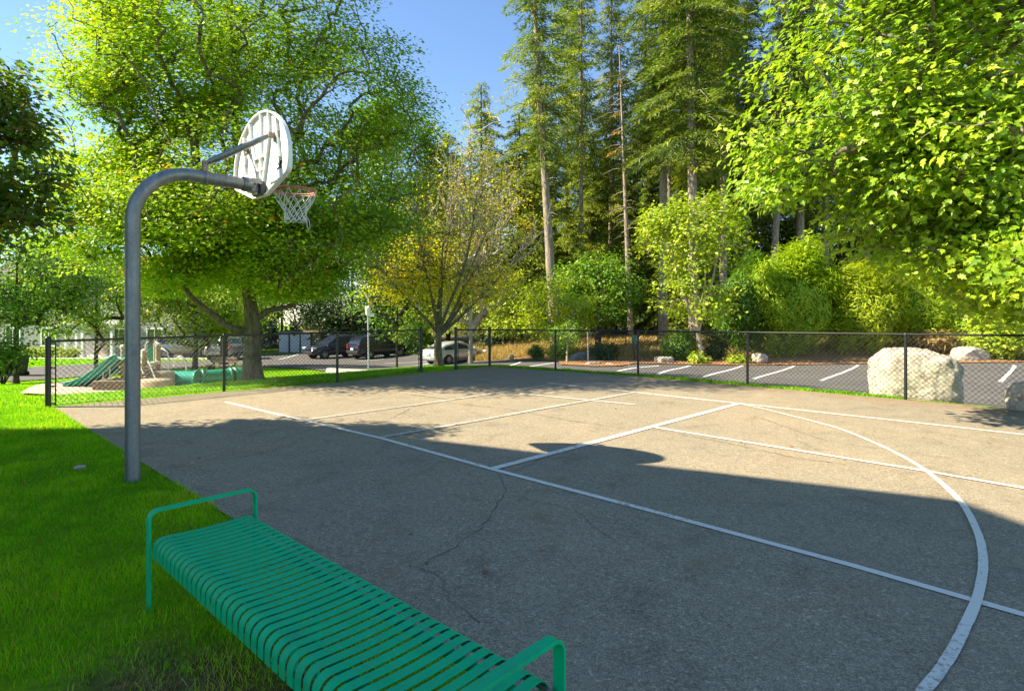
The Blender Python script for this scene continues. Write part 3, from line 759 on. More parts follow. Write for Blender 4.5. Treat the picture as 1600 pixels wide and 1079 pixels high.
def blob_points(blobs, gap=.0, gscale=.5, shell=.5, seed=0):
    """clump centres inside ellipsoids, denser to the outside, with noise-made gaps"""
    out = []
    for c, r, n in blobs:
        c, r = np.array(c), np.array(r); k = 0; tries = 0
        while k < n and tries < n*30:
            tries += 1
            d = RNG.normal(0, 1, 3); d /= np.linalg.norm(d)
            u = shell + (1-shell)*RNG.random()**.6 if RNG.random() < .82 else RNG.random()**.33
            p = c + d*r*u*RNG.uniform(.86, 1.16)
            if gap > -1 and noise.noise(Vector(p)*gscale + Vector((seed*7.1, 3.3, seed))) < gap: continue
            out.append(p); k += 1
    return np.array(out)
def skeleton(trunk, targets, rtip=.010, power=.47, sides=5, bend=.25, maxr=None):
    """joins every clump to the tree; trunk = list of (point, radius)"""
    nodes = [np.array(p, float) for p, r in trunk]; par = [-1] + list(range(len(trunk)-1)); minr = [r for p, r in trunk]
    base = nodes[0]
    order = np.argsort(np.linalg.norm(targets - np.array(trunk[len(trunk)//2][0]), axis=1))
    cap = len(targets)*3 + len(nodes) + 5
    NP = np.zeros((cap, 3)); NP[:len(nodes)] = nodes; cnt = len(nodes); first = max(1, len(trunk)//3)
    par = par + [0]*(cap-len(par)); tips = []
    for ti in order:
        t = targets[ti]; d = t - NP[first:cnt]
        L = np.linalg.norm(d, axis=1); cost = L*(1 + .9*np.clip(-d[:, 2]/np.maximum(L, .01)+.15, 0, 1)) 
        j = int(np.argmin(cost)) + first; p0 = NP[j]; v = t-p0; l = np.linalg.norm(v)
        for s in (1/3, 2/3, 1):
            q = p0 + v*s; q = q + np.array((0, 0, math.sin(s*math.pi)*bend*l*.35)) + RNG.normal(0, .035*l, 3)*(s < 1)
            NP[cnt] = q; par[cnt] = j; j = cnt; cnt += 1
        tips.append(j)
    w = np.zeros(cnt)
    for t in tips: w[t] += 1
    for i in range(cnt-1, 0, -1): w[par[i]] += w[i]
    rad = rtip*np.maximum(w, .6)**power
    for i, r in enumerate(minr): rad[i] = r
    if maxr: rad[len(minr):] = np.minimum(rad[len(minr):], maxr)
    V = []; Fs = []; n = sides; b = 0
    ang = np.arange(n)*2*math.pi/n
    for i in range(1, cnt):
        if i < len(minr): continue
        p, q = NP[par[i]], NP[i]; r0, r1 = min(rad[par[i]], rad[i]*1.35), rad[i]
        t = q-p; L = np.linalg.norm(t)
        if L < 1e-5: continue
        t /= L; u = np.cross(t, (0, 0, 1.0) if abs(t[2]) < .9 else (1.0, 0, 0)); u /= np.linalg.norm(u); w_ = np.cross(t, u)
        ring = np.cos(ang)[:, None]*u + np.sin(ang)[:, None]*w_
        V.append(p - t*r0*.3 + ring*r0); V.append(q + ring*r1)
        for k in range(n): Fs.append((b+k, b+(k+1) % n, b+n+(k+1) % n, b+n+k))
        b += 2*n
    return np.concatenate(V), np.array(Fs), NP[:cnt]
def trunk_tube(pts, n=14, flare=1.45):
    """pts (point, radius) -> rugged tapering tube"""
    path = smooth_path([Vector(p) for p, r in pts], 5); rs = []
    m = len(pts)
    for i in range(m-1):
        for j in range(5): rs.append(pts[i][1]+(pts[i+1][1]-pts[i][1])*j/5)
    rs.append(pts[-1][1])
    mb = MB(); rings = []
    for i, p in enumerate(path):
        ring = []
        for k in range(n):
            a = 2*math.pi*k/n
            f = (1 + (flare-1)*math.exp(-(p.z-path[0].z)*4.0)*(1+.5*math.sin(k*2.9)))*(1+.09*noise.noise(Vector((math.cos(a)*1.7, math.sin(a)*1.7, p.z*1.6))))
            t = (path[min(i+1, len(path)-1)]-path[max(i-1, 0)]).normalized(); u = t.cross(Vector((0, 1, 0))).normalized(); w = t.cross(u)
            ring.append(p + (u*math.cos(a)+w*math.sin(a))*rs[i]*f)
        rings.append(ring)
    mb.loft(rings, True, True); return mb
def tree(name, label, trunk, blobs, leafmt, barkm, per=40, sig=(.3, .3, .17), size=.1, tmpl=KITE, gap=-.12, gscale=.5, limbs=(), group=None, rtip=.009, cat='tree', tilt=.55, outw=.5, seed=1, shell=.5, tint=None, up=1.0, sides=5, extra=None, power=.47, maxr=None, tspread=.23):
    base = Vector(trunk[0][0]); root = thing(name, label, cat, base, 0, group)
    pts = blob_points(blobs, gap, gscale, shell, seed)
    tk = trunk_tube(trunk)
    sk = list(trunk)
    for lm in limbs:
        tk.tube(smooth_path([Vector(p) for p, r in lm], 4), [lm[i][1]+(lm[i+1][1]-lm[i][1])*j/4 for i in range(len(lm)-1) for j in range(4)]+[lm[-1][1]], 10)
    tmp = []
    for lm in limbs: tmp += [(lm[i][0], lm[i][1]) for i in range(1, len(lm))]
    V, Fs, nodes = skeleton(sk + tmp, pts, rtip, sides=sides, power=power, maxr=maxr)
    # the limbs are already drawn as tubes; branches join their nodes
    b = len(tk.v); tk.v += [tuple(v) for v in V]; tk.f += [tuple(b+i for i in f) for f in Fs]; tk.sm += [True]*len(Fs)
    tk.build('trunk', barkm, root, fix=False)
    cc = pts.mean(0)
    leaf_cloud('crown', pts, per, sig, size, tmpl, leafmt, root, up, cc, outw, tilt, tint0=None if tint is None else [tint(p) for p in pts], droop=.15, tspread=tspread)
    return root

# ---- the big maple by the playground fence
b0 = P(395, 591, 15.0)
def V3(px, py, Y): return P(px, py, Y)
tree('maple_tree', 'large broad green maple with forked trunk behind the hoop and the left fence',
     [(b0-Vector((0, 0, .15)), .24), (V3(394, 545, 15), .20), (V3(394, 500, 15), .175), (V3(388, 455, 15), .15), (V3(376, 380, 15), .13), (V3(372, 280, 15), .12), (V3(368, 180, 15), .08), (V3(362, 60, 15), .045), (V3(362, -60, 15), .02)],
     [((-6.9, 15.0, 6.0), (4.6, 4.0, 3.3), 720), ((-7.1, 15.2, 9.4), (3.6, 3.4, 3.1), 480), ((-8.8, 14.8, 8.2), (2.3, 2.4, 2.4), 170), ((-4.6, 14.6, 4.6), (2.6, 2.6, 1.7), 190), ((-9.6, 14.6, 4.3), (2.3, 2.3, 1.5), 150), ((-7.6, 15, 12.3), (2.3, 2.3, 1.8), 150), ((-4.3, 15.6, 7.6), (1.8, 2.2, 2.0), 130),
      ((-9.0, 14.2, 3.1), (1.9, 1.8, .8), 120), ((-4.9, 14.4, 2.9), (1.9, 1.9, .9), 130), ((-7.0, 16.8, 3.3), (2.6, 1.2, 1.0), 120), ((-10.8, 15, 5.4), (1.6, 1.8, 1.6), 110), ((-7.3, 13.4, 3.6), (2.2, 1.0, .7), 90), ((-4.9, 15.0, 2.8), (1.8, 1.6, .7), 100), ((-6.9, 14.5, 4.1), (3.9, 2.6, 1.0), 190), ((-9.7, 14.8, 6.4), (1.6, 1.8, 1.8), 120), ((-9.5, 15.0, 2.7), (1.7, 1.5, .6), 90), ((-6.7, 16.5, 2.6), (2.2, 1.0, .6), 80)],
     M['maple_leaf'], M['mossy_bark'], per=76, sig=(.36, .36, .10), size=.094, gap=-.05, gscale=.6, seed=1, tspread=.10, tilt=.36, outw=.35,
     limbs=[[(V3(392, 515, 15), .10), (V3(365, 514, 14.8), .095), (V3(330, 490, 14.6), .08), (V3(296, 460, 14.3), .06), (V3(270, 415, 14.2), .035)],
            [(V3(394, 505, 15), .09), (V3(420, 485, 15.1), .075), (V3(460, 475, 15.4), .055), (V3(490, 440, 15.6), .04)],
            [(V3(392, 470, 15), .13), (V3(408, 420, 15.2), .11), (V3(440, 360, 15.5), .08), (V3(470, 250, 15.9), .04)],
            [(V3(388, 455, 15), .12), (V3(350, 380, 14.7), .09), (V3(310, 260, 14.5), .06), (V3(280, 150, 14.4), .03)]],
     maxr=.045, tint=lambda p: .44 + .10*noise.noise(Vector(p)*.6) + .10*(p[0] < -8) - .10*(p[0] > -5))  # sun and shade in the tint: lighter sunward left, darker far right
# ---- right maple, trunk outside the frame
KR = .9
def nr(p): return Vector((p[0]*KR, p[1]*KR, CAMH+(p[2]-CAMH)*KR))
tb_ = Vector((10.6, 9.6, -.25))
tree('maple_tree', 'bright green maple with large pointed leaves overhanging the right end of the court',
     [(nr(tb_-Vector((0, 0, .15))), .22), (nr(tb_+Vector((0, 0, 1.2))), .18), (nr(tb_+Vector((.05, .05, 2.6))), .16), (nr(tb_+Vector((0, .1, 4.6))), .12), (nr(tb_+Vector((-.1, .1, 6.6))), .08), (nr(tb_+Vector((-.1, 0, 9.0))), .03)],
     [(tuple(nr(c)), tuple(q*KR for q in r), n) for c, r, n in [((9.8, 9.9, 6.2), (4.3, 3.6, 3.3), 760), ((6.5, 9.9, 6.4), (2.2, 1.9, 2.0), 300), ((5.6, 10.0, 4.7), (1.75, 1.4, .8), 130), ((7.3, 9.6, 4.1), (1.9, 1.7, 1.0), 220), ((8.4, 9.0, 3.2), (1.6, 1.5, .9), 170), ((9.8, 9.3, 9.2), (3.0, 2.8, 1.6), 160), ((7.3, 8.1, 2.35), (.5, .7, .45), 34), ((7.6, 9.4, 8.2), (2.2, 2.0, 1.5), 170),
       ((6.9, 9.9, 3.3), (1.5, 1.3, .75), 110), ((8.3, 9.3, 2.75), (1.3, 1.3, .8), 110), ((4.9, 10.0, 4.0), (1.0, .9, .35), 34), ((9.2, 9.6, 4.2), (2.2, 1.6, 1.4), 200), ((4.3, 9.9, 3.6), (.6, .6, .22), 14), ((8.3, 9.4, 2.15), (1.1, 1.1, .55), 90), ((7.4, 9.5, 2.6), (1.0, 1.0, .5), 70), ((8.9, 9.5, 1.85), (.9, .9, .5), 60)]],
     M['near_leaf'], M['maple_bark'], per=28, sig=(.24, .24, .11), size=.112, tmpl=MAPLE, gap=-.22, gscale=.66, seed=3, tilt=.52, outw=.7, shell=.35, tspread=.12,
     limbs=[[(nr(tb_+Vector((0, 0, 2.2))), .10), (nr((8.8, 9.7, 3.2)), .06), (nr((6.8, 9.9, 4.0)), .035), (nr((5.0, 10, 4.4)), .014)], [(nr(tb_+Vector((0, 0, 3.2))), .10), (nr((8.6, 9.6, 5.0)), .06), (nr((6.6, 9.8, 6.6)), .028)]])
# ---- dark maple at the far left, in the building's shade
KD = .92
def nd(p): return (p[0]*KD, p[1]*KD, CAMH+(p[2]-CAMH)*KD)
tl = Vector((-8.9, 7.4, SL*-9.4))
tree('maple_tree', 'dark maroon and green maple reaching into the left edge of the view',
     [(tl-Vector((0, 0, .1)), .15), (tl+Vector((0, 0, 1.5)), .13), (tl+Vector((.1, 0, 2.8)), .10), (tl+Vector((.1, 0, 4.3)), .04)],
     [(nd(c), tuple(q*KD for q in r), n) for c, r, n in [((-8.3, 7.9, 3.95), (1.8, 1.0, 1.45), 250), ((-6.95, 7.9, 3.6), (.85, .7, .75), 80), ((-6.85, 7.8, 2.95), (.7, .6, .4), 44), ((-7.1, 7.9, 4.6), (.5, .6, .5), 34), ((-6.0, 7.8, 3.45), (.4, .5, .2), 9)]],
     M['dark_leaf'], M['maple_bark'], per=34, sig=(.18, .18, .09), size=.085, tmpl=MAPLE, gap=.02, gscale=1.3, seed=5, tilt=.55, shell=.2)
# ---- trees on the lawn behind the playground, left
def small_tree(name, label, px, Y, py_top, wpx, crown_py, mat, barkm, per=34, size=.14, n=260, tr=.11, blobs=None, seed=2, sig=(.38, .38, .2), **kw):
    b = onT(px, Y); s = Y/F; top = CAMH-(py_top-HZ)*s; cb = CAMH-(crown_py-HZ)*s; hz = (top-cb)/2; w = wpx*s/2
    tr_ = [(b-Vector((0, 0, .1)), tr), (b+Vector((0, 0, (cb-b.z)*.6)), tr*.85), (b+Vector((.03, 0, (cb-b.z)*1.1)), tr*.7), (b+Vector((0, .05, (top-b.z)*.75)), tr*.35), (b+Vector((0, 0, (top-b.z)*.95)), .02)]
    bl = blobs or [((b.x, b.y, cb+hz), (w, w*.9, hz), n)]
    return tree(name, label, tr_, bl, mat, barkm, per=per, sig=sig, size=size, seed=seed, **kw)
small_tree('garden_tree', 'bright green low branched tree between the playground and the gray townhouse', 150, 31, 345, 210, 530, M['maple_leaf'], M['dark_bark'], n=430, per=50, size=.145, seed=4, gap=-.08, gscale=.7, shell=.3)
small_tree('garden_tree', 'wide green tree arching over the road at the left edge', 25, 25, 350, 250, 520, M['green_leaf'], M['dark_bark'], n=480, per=50, size=.125, seed=6, gap=-.08, gscale=.7, shell=.3)
small_tree('garden_tree', 'young tree with low bright foliage behind the crawl tunnels', 305, 33, 430, 130, 548, M['lime_leaf'], M['dark_bark'], n=200, gap=-.3, seed=7, tr=.16)
small_tree('garden_tree', 'green tree behind the small wooden bench by the playground', 350, 34, 330, 210, 528, M['maple_leaf'], M['maple_bark'], n=420, per=40, size=.17, seed=8, tr=.26)
small_tree('tall_tree', 'tall bluish green tree filling in behind the right side of the big maple', 620, 31, 130, 180, 512, M['green_leaf'], M['dark_bark'], n=900, per=36, size=.17, seed=9, tr=.06, gap=-.12, sig=(.45, .45, .25))
small_tree('tall_tree', 'green leafy tree behind the lamp post and parked black car', 550, 56, 300, 250, 556, M['dark_hedge_shade_leaf'], M['dark_bark'], n=620, per=40, size=.25, seed=10, tr=.22, sig=(.7, .7, .45))  # near-black leaf colour paints the deep forest shade behind the cars
small_tree('tall_tree', 'tree standing behind the white storage shed, forest shade put into its leaf colour', 440, 62, 330, 240, 548, M['dark_hedge_shade_leaf'], M['dark_bark'], n=560, per=40, size=.27, seed=11, tr=.22, sig=(.75, .75, .5))  # leaves coloured almost black to stand for forest shade
# ---- half bare golden tree at the court corner
yb = onT(685, 19.2)
def Yp(px, py, Y=19.2): return P(px, py, Y)
yl = []
for (pts) in [[(684, 520, 19.2), (660, 492, 19.0), (625, 455, 18.8), (590, 415, 18.6)], [(684, 518, 19.2), (676, 470, 19.0), (660, 400, 18.9), (650, 320, 18.8)], [(686, 515, 19.2), (690, 450, 19.3), (700, 370, 19.5), (715, 270, 19.7)],
              [(688, 520, 19.2), (712, 480, 19.2), (735, 420, 19.1), (775, 330, 19.0)], [(688, 522, 19.2), (725, 490, 19.5), (770, 445, 19.7), (825, 385, 19.9)], [(686, 516, 19.2), (700, 480, 18.8), (730, 400, 18.5), (745, 300, 18.3)], [(688, 519, 19.2), (720, 478, 19.8), (760, 400, 20.1), (800, 330, 20.3)]]:
    yl.append([(Yp(*p), r) for p, r in zip(pts, (.068, .046, .030, .013))])
tree('golden_tree', 'half bare vase shaped tree with golden leaves at the far court corner',
     [(yb-Vector((0, 0, .1)), .145), (Yp(684, 545), .125), (Yp(685, 515), .12), (Yp(688, 450), .06), (Yp(692, 380), .03)],
     [((-3.6, 19.1, 2.6), (1.5, 1.4, .75), 150), ((-1.2, 19.3, 2.7), (1.7, 1.4, .7), 110), ((-2.8, 19.2, 3.8), (2.0, 1.8, .9), 110), ((-1.5, 19.4, 5.0), (2.4, 1.7, 1.5), 90)],
     M['gold_leaf'], M['mossy_bark'], per=26, sig=(.26, .26, .15), size=.085, gap=-.3, seed=12, limbs=yl, rtip=.008, shell=.2)
# its bare twigs
def twigs(parent, starts, n, ln, mat, name='twig'):
    mb = MB()
    for i in range(n):
        lm = random.choice(starts); t = random.uniform(.35, 1)
        k = min(int(t*(len(lm)-1)), len(lm)-2); p = Vector(lm[k][0]).lerp(Vector(lm[k+1][0]), t*(len(lm)-1)-k)
        d = (Vector(lm[-1][0])-Vector(lm[0][0])).normalized() + Vector((random.uniform(-.75, .75), random.uniform(-.6, .6), random.uniform(-.1, .6)))
        d.normalize(); L = ln*random.uniform(.5, 1.2)
        q = p+d*L*.5+Vector((0, 0, .05)); e = q + (d+Vector((random.uniform(-.3, .3), random.uniform(-.3, .3), .35))).normalized()*L*.6
        mb.tube([p, q, e], [.016, .011, .005], 4, False)
        for j in range(3):
            s = p.lerp(q, random.uniform(.3, 1)) if j < 1 else q.lerp(e, random.uniform(.1, .9))
            dd = (d+Vector((random.uniform(-.8, .8), random.uniform(-.8, .8), random.uniform(0, .7)))).normalized()
            mb.tube([s, s+dd*L*.25, s+dd*L*.45+Vector((0, 0, .04))], [.008, .006, .003], 3, False)
    return mb.build(name, mat, parent, fix=False)
gt = [o for o in bpy.data.objects if o.name.startswith('golden_tree')][0]
twigs(gt, yl, 210, 1.25, M['pale_bark'])
small_tree('airy_tree', 'airy tan twigged tree with thin yellow green leaves rising behind the golden tree', 735, 30, 175, 200, 520, M['airy_leaf'], M['pale_bark'], n=560, per=19, size=.15, seed=21, tr=.13, gap=-.05, sig=(.28, .28, .4), rtip=.016, shell=.25)
# ---- slim multi stem tree right of centre
mbp = onT(1098, 29.3)
def Sp(px, py): return P(px, py, 29.3)
tree('slender_tree', 'slender multi stemmed lime green tree beside the clipped hedge on the mulch bed',
     [(mbp-Vector((0, 0, .1)), .15), (Sp(1092, 530), .13), (Sp(1088, 500), .11), (Sp(1086, 420), .07), (Sp(1080, 340), .03)],
     [((*Sp(1085, 380)[:2], Sp(1085, 380).z), (2.7, 2.3, 2.3), 170), ((*Sp(1040, 360)[:2], Sp(0, 350).z), (1.5, 1.4, .9), 45), ((*Sp(1130, 330)[:2], Sp(0, 335).z), (1.5, 1.4, 1.2), 55), ((*Sp(1090, 460)[:2], Sp(0, 465).z), (2.2, 1.8, 1.3), 70)],
     M['lime_leaf'], M['pale_bark'], per=30, sig=(.3, .3, .2), size=.19, gap=-.12, gscale=.7, seed=13, shell=.3,
     limbs=[[(Sp(1090, 520), .08), (Sp(1072, 470), .06), (Sp(1050, 400), .035), (Sp(1030, 340), .015)], [(Sp(1092, 515), .07), (Sp(1108, 460), .06), (Sp(1122, 390), .035), (Sp(1135, 310), .015)], [(Sp(1090, 525), .06), (Sp(1100, 470), .05), (Sp(1102, 380), .03), (Sp(1100, 300), .012)]])
# ---- small ornamental trees in the mulch, centre
small_tree('ornamental_tree', 'rounded yellow green tree above the clipped shrubs in the mulch bed', 872, 35, 432, 110, 530, M['lime_leaf'], M['pale_bark'], n=190, per=34, size=.17, seed=14, tr=.12, shell=.6, gap=-.4)
small_tree('ornamental_tree', 'dark green leafy tree leaning right behind the dark round shrub', 935, 37, 395, 130, 505, M['green_leaf'], M['dark_bark'], n=220, per=34, size=.19, seed=15, tr=.2, gap=-.25)
small_tree('sapling', 'young staked sapling at the tip of the mulch island', 886, 26.5, 500, 48, 540, M['green_leaf'], M['pale_bark'], n=28, per=26, size=.12, seed=16, tr=.05, sig=(.18, .18, .12))
small_tree('ornamental_tree', 'airy yellowing shrub tree left of the rounded tree, behind the far fence', 800, 42, 425, 90, 530, M['lime_leaf'], M['dark_bark'], n=150, per=30, size=.19, seed=17, tr=.14, gap=-.1)
small_tree('ornamental_tree', 'green leafy bush tree beside the silver sedan', 645, 48, 470, 60, 560, M['lime_leaf'], M['dark_bark'], n=110, per=32, size=.2, seed=18, tr=.12, gap=-.3)

# ------------------------------------------------------------------ conifers
def conifer_mesh(H, cb, rmax, n_br, seed, droop=.35, dens=1.0, blade=.42, shape=1.0, ragged=.35, lean=(0, 0)):
    rs = np.random.default_rng(seed); pos = []; nr = []; di = []; sz = []; ti = []; bv = MB()
    for i in range(n_br):
        t = (i+rs.random())/n_br; h = cb + (H-cb)*t
        L = rmax*((1-t)**shape*.92+.08)*(1-ragged+ragged*2*rs.random())
        if t < .12: L *= .6+.4*t/.12
        a = rs.random()*2*math.pi; d = np.array((math.cos(a), math.sin(a), 0.))
        cx = np.array((lean[0]*h/H, lean[1]*h/H, h))
        up = .30*(t-.35)
        m = max(4, int(L*9*dens)); pts = []
        for j in range(m+1):
            s = j/m; pts.append(cx + d*L*s + np.array((0, 0, up*L*s - droop*L*s*s + .10*L*max(0, s-.75))))
        if L > .8: bv.tube([Vector(pts[0]), Vector(pts[m//2]), Vector(pts[m])], [.012+.008*L, .008+.004*L, .004], 4, False)
        side = np.array((-d[1], d[0], 0))
        bt = rs.normal(.45, .18)
        for j in range(1, m+1):
            s = j/m; w = L*.30*math.sin(math.pi*min(1, s*.75+.22))*1.0
            for q in range(6):
                sg = rs.choice((-1, 1)); ex = rs.random()
                p = pts[j] + side*sg*w*ex + np.array((0, 0, -.10*w*ex + rs.normal(0, .05)))
                pos.append(p); dd = d*.75 + side*sg*.75 + np.array((0, 0, -.25-.35*rs.random())) + rs.normal(0, .25, 3); di.append(dd)
                nr.append(np.array((0, 0, 1.0)) + d*.35 + rs.normal(0, .45, 3)); sz.append(blade*(.55+.7*rs.random())*(.75+.25*min(1, L/2))); ti.append(bt+rs.normal(0, .16))
    V, Fc = leaves(np.array(pos), np.array(nr), np.array(di), np.array(sz), NEED)
    return V, Fc, np.clip(np.repeat(ti, 4), 0, 1), bv
def conifer(label, loc, H, cb, rmax, n_br, seed, tr, mat, barkm, group='tall conifers of the wood behind the lot', name='conifer_tree', snags=0, lean=(0, 0), **kw):
    root = thing(name, label, 'tree', loc, 0, group)
    V, Fc, t, bv = conifer_mesh(H, cb, rmax, n_br, seed, lean=lean, **kw)
    mb = trunk_tube([(Vector((lean[0]*s, lean[1]*s, H*s-.2)), tr*(1-s*.86)) for s in (0, .06, .2, .4, .6, .8, 1)], 10, 1.25)
    rs = random.Random(seed)
    for i in range(snags):
        h = rs.uniform(.25, .9)*H; a = rs.random()*6.28; L = rs.uniform(.5, 2.2)
        c = Vector((lean[0]*h/H, lean[1]*h/H, h)); mb.tube([c, c+Vector((math.cos(a)*L*.5, math.sin(a)*L*.5, -.02*L)), c+Vector((math.cos(a)*L, math.sin(a)*L, -.22*L))], [.035, .02, .007], 4, False)
    b = len(mb.v); mb.v += bv.v; mb.f += [tuple(b+i for i in f) for f in bv.f]; mb.sm += bv.sm
    mb.build('trunk', barkm, root, local=True, fix=False)
    if len(V): mesh_np('crown', V, Fc, mat, root, tint=t, local=True)
    return root
NM, YM = M['needle'], M['young_needle']; CB, DB = M['conifer_bark'], M['dark_bark']
def at(px, Y): return onT(px, Y)
cf = {}
cf['a'] = conifer('tall fir with pale leaning trunk and sparse high crown, left of the wood', at(868, 40), 34, 12.0, 2.7, 150, 1, .36, NM, CB, lean=(-2.1, 0), snags=14, dens=1.0, shape=.5, ragged=.6, droop=.45)
cf['b'] = conifer('thin trunked fir just right of the pale leaning fir', at(908, 48), 37, 14, 2.5, 150, 2, .25, NM, CB, snags=16, dens=1.0, shape=.5, ragged=.6, droop=.45)
cf['c'] = conifer('bare dead fir trunk with broken twigs and hardly any needles', at(986, 44), 22.5, 13, 1.1, 7, 3, .24, M['dead_needle'], CB, lean=(-.9, 0), snags=60)
cf['d'] = conifer('thickest tall fir of the wood with heavy green boughs on its left', at(1086, 38), 35, 11.5, 3.5, 210, 4, .42, NM, CB, lean=(-.6, 0), snags=12, shape=.45, ragged=.6, droop=.45)
cf['e'] = conifer('dark trunked fir behind the slender lime tree', at(1036, 41), 34, 13, 2.7, 150, 5, .36, NM, CB, snags=14, shape=.5, ragged=.6, droop=.45)
cf['f'] = conifer('yellow green young fir with full pointed crown at the edge of the wood', at(752, 46), 21, 2.2, 3.8, 190, 6, .25, YM, DB, droop=.5, ragged=.55, shape=.75)
cf['g'] = conifer('full sunlit fir standing beneath the pale leaning trunk', at(812, 47), 18.5, 2.0, 4.4, 200, 7, .25, YM, DB, droop=.5, ragged=.55, shape=.7)
cf['h'] = conifer('short pointed fir seen between the bare trunk and the thin fir', at(948, 56), 22, 2, 4.2, 190, 8, .25, NM, DB, droop=.5, ragged=.55, shape=.7)
protos = list(cf.values())
bg = [ # label, px, Y, source, scale, rz
 ('slim fir with high crown between the pale leaning fir and the thin fir', 886, 54, 'b', .95, 5.3), ('slim fir just left of the bare dead trunk', 955, 50, 'e', .92, 2.0), ('thin pale trunked fir left of the slender lime tree', 1046, 47, 'b', .92, 4.2),
 ('slim fir right behind the thickest fir', 1108, 54, 'b', 1.0, .2), ('slim fir with bare trunk above the dark green thuja', 1148, 55, 'a', 1.0, 5.8), ('slim dark fir left of the pale leaning fir', 838, 56, 'e', .85, 1.0), ('slim fir above the dark round clipped shrub', 1122, 47, 'b', .9, 3.3), ('slim dark fir close behind the dead trunk', 1008, 52, 'b', .98, 1.0), ('fir with thin lit trunk left of the thickest fir', 1060, 50, 'a', 1.02, 2.2),
 ('fir with bare lower trunk right of the slender lime tree', 1130, 44, 'e', .95, .7), ('slim fir behind the left tips of the overhanging maple', 1166, 50, 'b', 1.0, 2.9),
 ('leaning pale fir seen through the left part of the overhanging maple', 1205, 46, 'a', .95, 3.6), ('tall fir seen through gaps of the overhanging maple', 1250, 48, 'd', .95, 4.1),
 ('dark fir above the bright green thuja', 1290, 52, 'e', 1.0, 5.0), ('fir behind the golden thuja shrub', 1355, 50, 'b', .95, 1.9), ('large fir trunk visible above the pale rock on the right', 1527, 36, 'd', .95, 2.5),
 ('fir behind the right end of the thuja row', 1430, 50, 'a', 1.0, .4), ('fir at the right edge of the wood', 1610, 46, 'e', 1.0, 3.0)]
fill = [('low full fir behind the half bare golden tree', 700, 58, 'g', 1.12, .6), ('blue green fir filling the gap left of the young pointed fir', 668, 62, 'h', 1.0, 2.0),
 ('broad fir behind the rounded yellow green tree', 868, 58, 'h', .88, 3.0), ('broad dark fir behind the dead trunk', 985, 62, 'h', 1.0, 4.4), ('full fir behind the slender lime tree', 1075, 60, 'h', 1.12, 5.2),
 ('full dark fir left of the bright thuja', 1145, 57, 'h', 1.05, 1.2), ('full dark fir over the bright thuja', 1215, 62, 'h', 1.2, 2.3), ('full dark fir over the golden thuja', 1310, 60, 'h', 1.2, 3.4),
 ('full fir deep behind the overhanging maple', 1400, 58, 'h', 1.2, 4.6), ('full fir deep behind the right maple branches', 1490, 56, 'h', 1.2, .2), ('full fir at the far right behind the maple', 1590, 58, 'h', 1.2, 5.7),
 ('small fir behind the black parked car', 600, 66, 'h', .62, 1.1), ('dense fir low behind the pale leaning trunk', 905, 66, 'g', 1.05, 4.0), ('dense fir low behind the thickest fir', 1030, 68, 'g', 1.15, 5.5), ('dense fir behind the bare trunk, deep in the wood', 950, 72, 'h', 1.05, 0.3),
 ('short sunlit fir low between the pale leaning fir and the thin fir', 886, 45, 'g', .66, 2.2), ('short sunlit fir low beside the bare dead trunk', 962, 47, 'g', .62, 4.0), ('short green fir low between the dead trunk and the dark trunked fir', 1012, 46, 'h', .55, 1.0), ('short green fir low behind the slender lime tree', 1066, 45, 'g', .68, 5.6), ('short green fir low right of the slender lime tree', 1135, 47, 'h', .6, 3.1),
 ('pale sunlit fir between the two thin lit trunks', 835, 54, 'g', 1.02, 1.3), ('sunlit fir behind the dead trunk and the thin fir', 925, 52, 'g', .95, 2.6), ('dark full fir between the dead trunk and the thickest fir', 1018, 56, 'h', 1.15, 3.9),
 ('full fir right of the thickest fir', 1115, 64, 'h', 1.35, 0.9), ('tall full fir deep behind the slender tree', 1180, 68, 'h', 1.4, 2.1), ('tall full fir deep behind the bright thuja', 1260, 70, 'h', 1.45, 4.9), ('tall full fir deep behind the golden thuja', 1350, 68, 'h', 1.4, 0.1), ('tall full fir deep behind the olive thuja', 1450, 66, 'h', 1.4, 3.7),
 ('distant fir behind the townhouse on the left', 60, 85, 'h', .55, .3), ('distant fir behind the gray garage block', 250, 90, 'h', .62, 2.0), ('distant fir left of the storage shed', 390, 86, 'h', .6, 3.5), ('distant fir behind the storage shed', 500, 80, 'h', .72, 4.5)]
for lab, px, Y, src, s, rz in bg + fill:
    o = copy_tree(cf[src]); o.location = at(px, Y); o.scale = (s, s, s*random.uniform(.96, 1.04)); o.rotation_euler.z = rz; o['label'] = lab

# ------------------------------------------------------------------ shrubs
def shrub(name, label, blobs, mat, size, per, n, base, group=None, tmpl=KITE, up=.5, outw=1.2, sig=None, stem=.03, cat='shrub', tilt=.5, shell=.8):
    root = thing(name, label, cat, base, 0, group)
    bl = [(c, r, max(4, int(n*r[0]*r[2]/sum(q[0]*q[2] for _, q in blobs)))) for c, r in blobs]
    pts = blob_points(bl, -2, .8, shell)
    mb = MB()
    for i in range(0, len(pts), max(1, len(pts)//26)):
        p = Vector(pts[i]); mid = Vector(base).lerp(p, .55) - Vector((0, 0, .0)); mb.tube([Vector(base)-Vector((0, 0, .05)), mid, p], [stem, stem*.6, stem*.2], 5, False)
    mb.build('stem', M['dark_bark'], root, fix=False)
    s = sig or (blobs[0][1][0]*.2,)*3
    leaf_cloud('foliage', pts, per, s, size, tmpl, mat, root, up, np.mean([c for c, r in blobs], 0)-np.array((0, 0, .3*blobs[0][1][2])), outw, tilt)
    return root
def px_blob(px, py, wpx, hpx, Y, depth=.9):
    c = P(px, py, Y); s = Y/F; return ((c.x, c.y, c.z), (wpx*s/2, wpx*s/2*depth, hpx*s/2))
GS = 'clipped shrubs along the mulch bed'
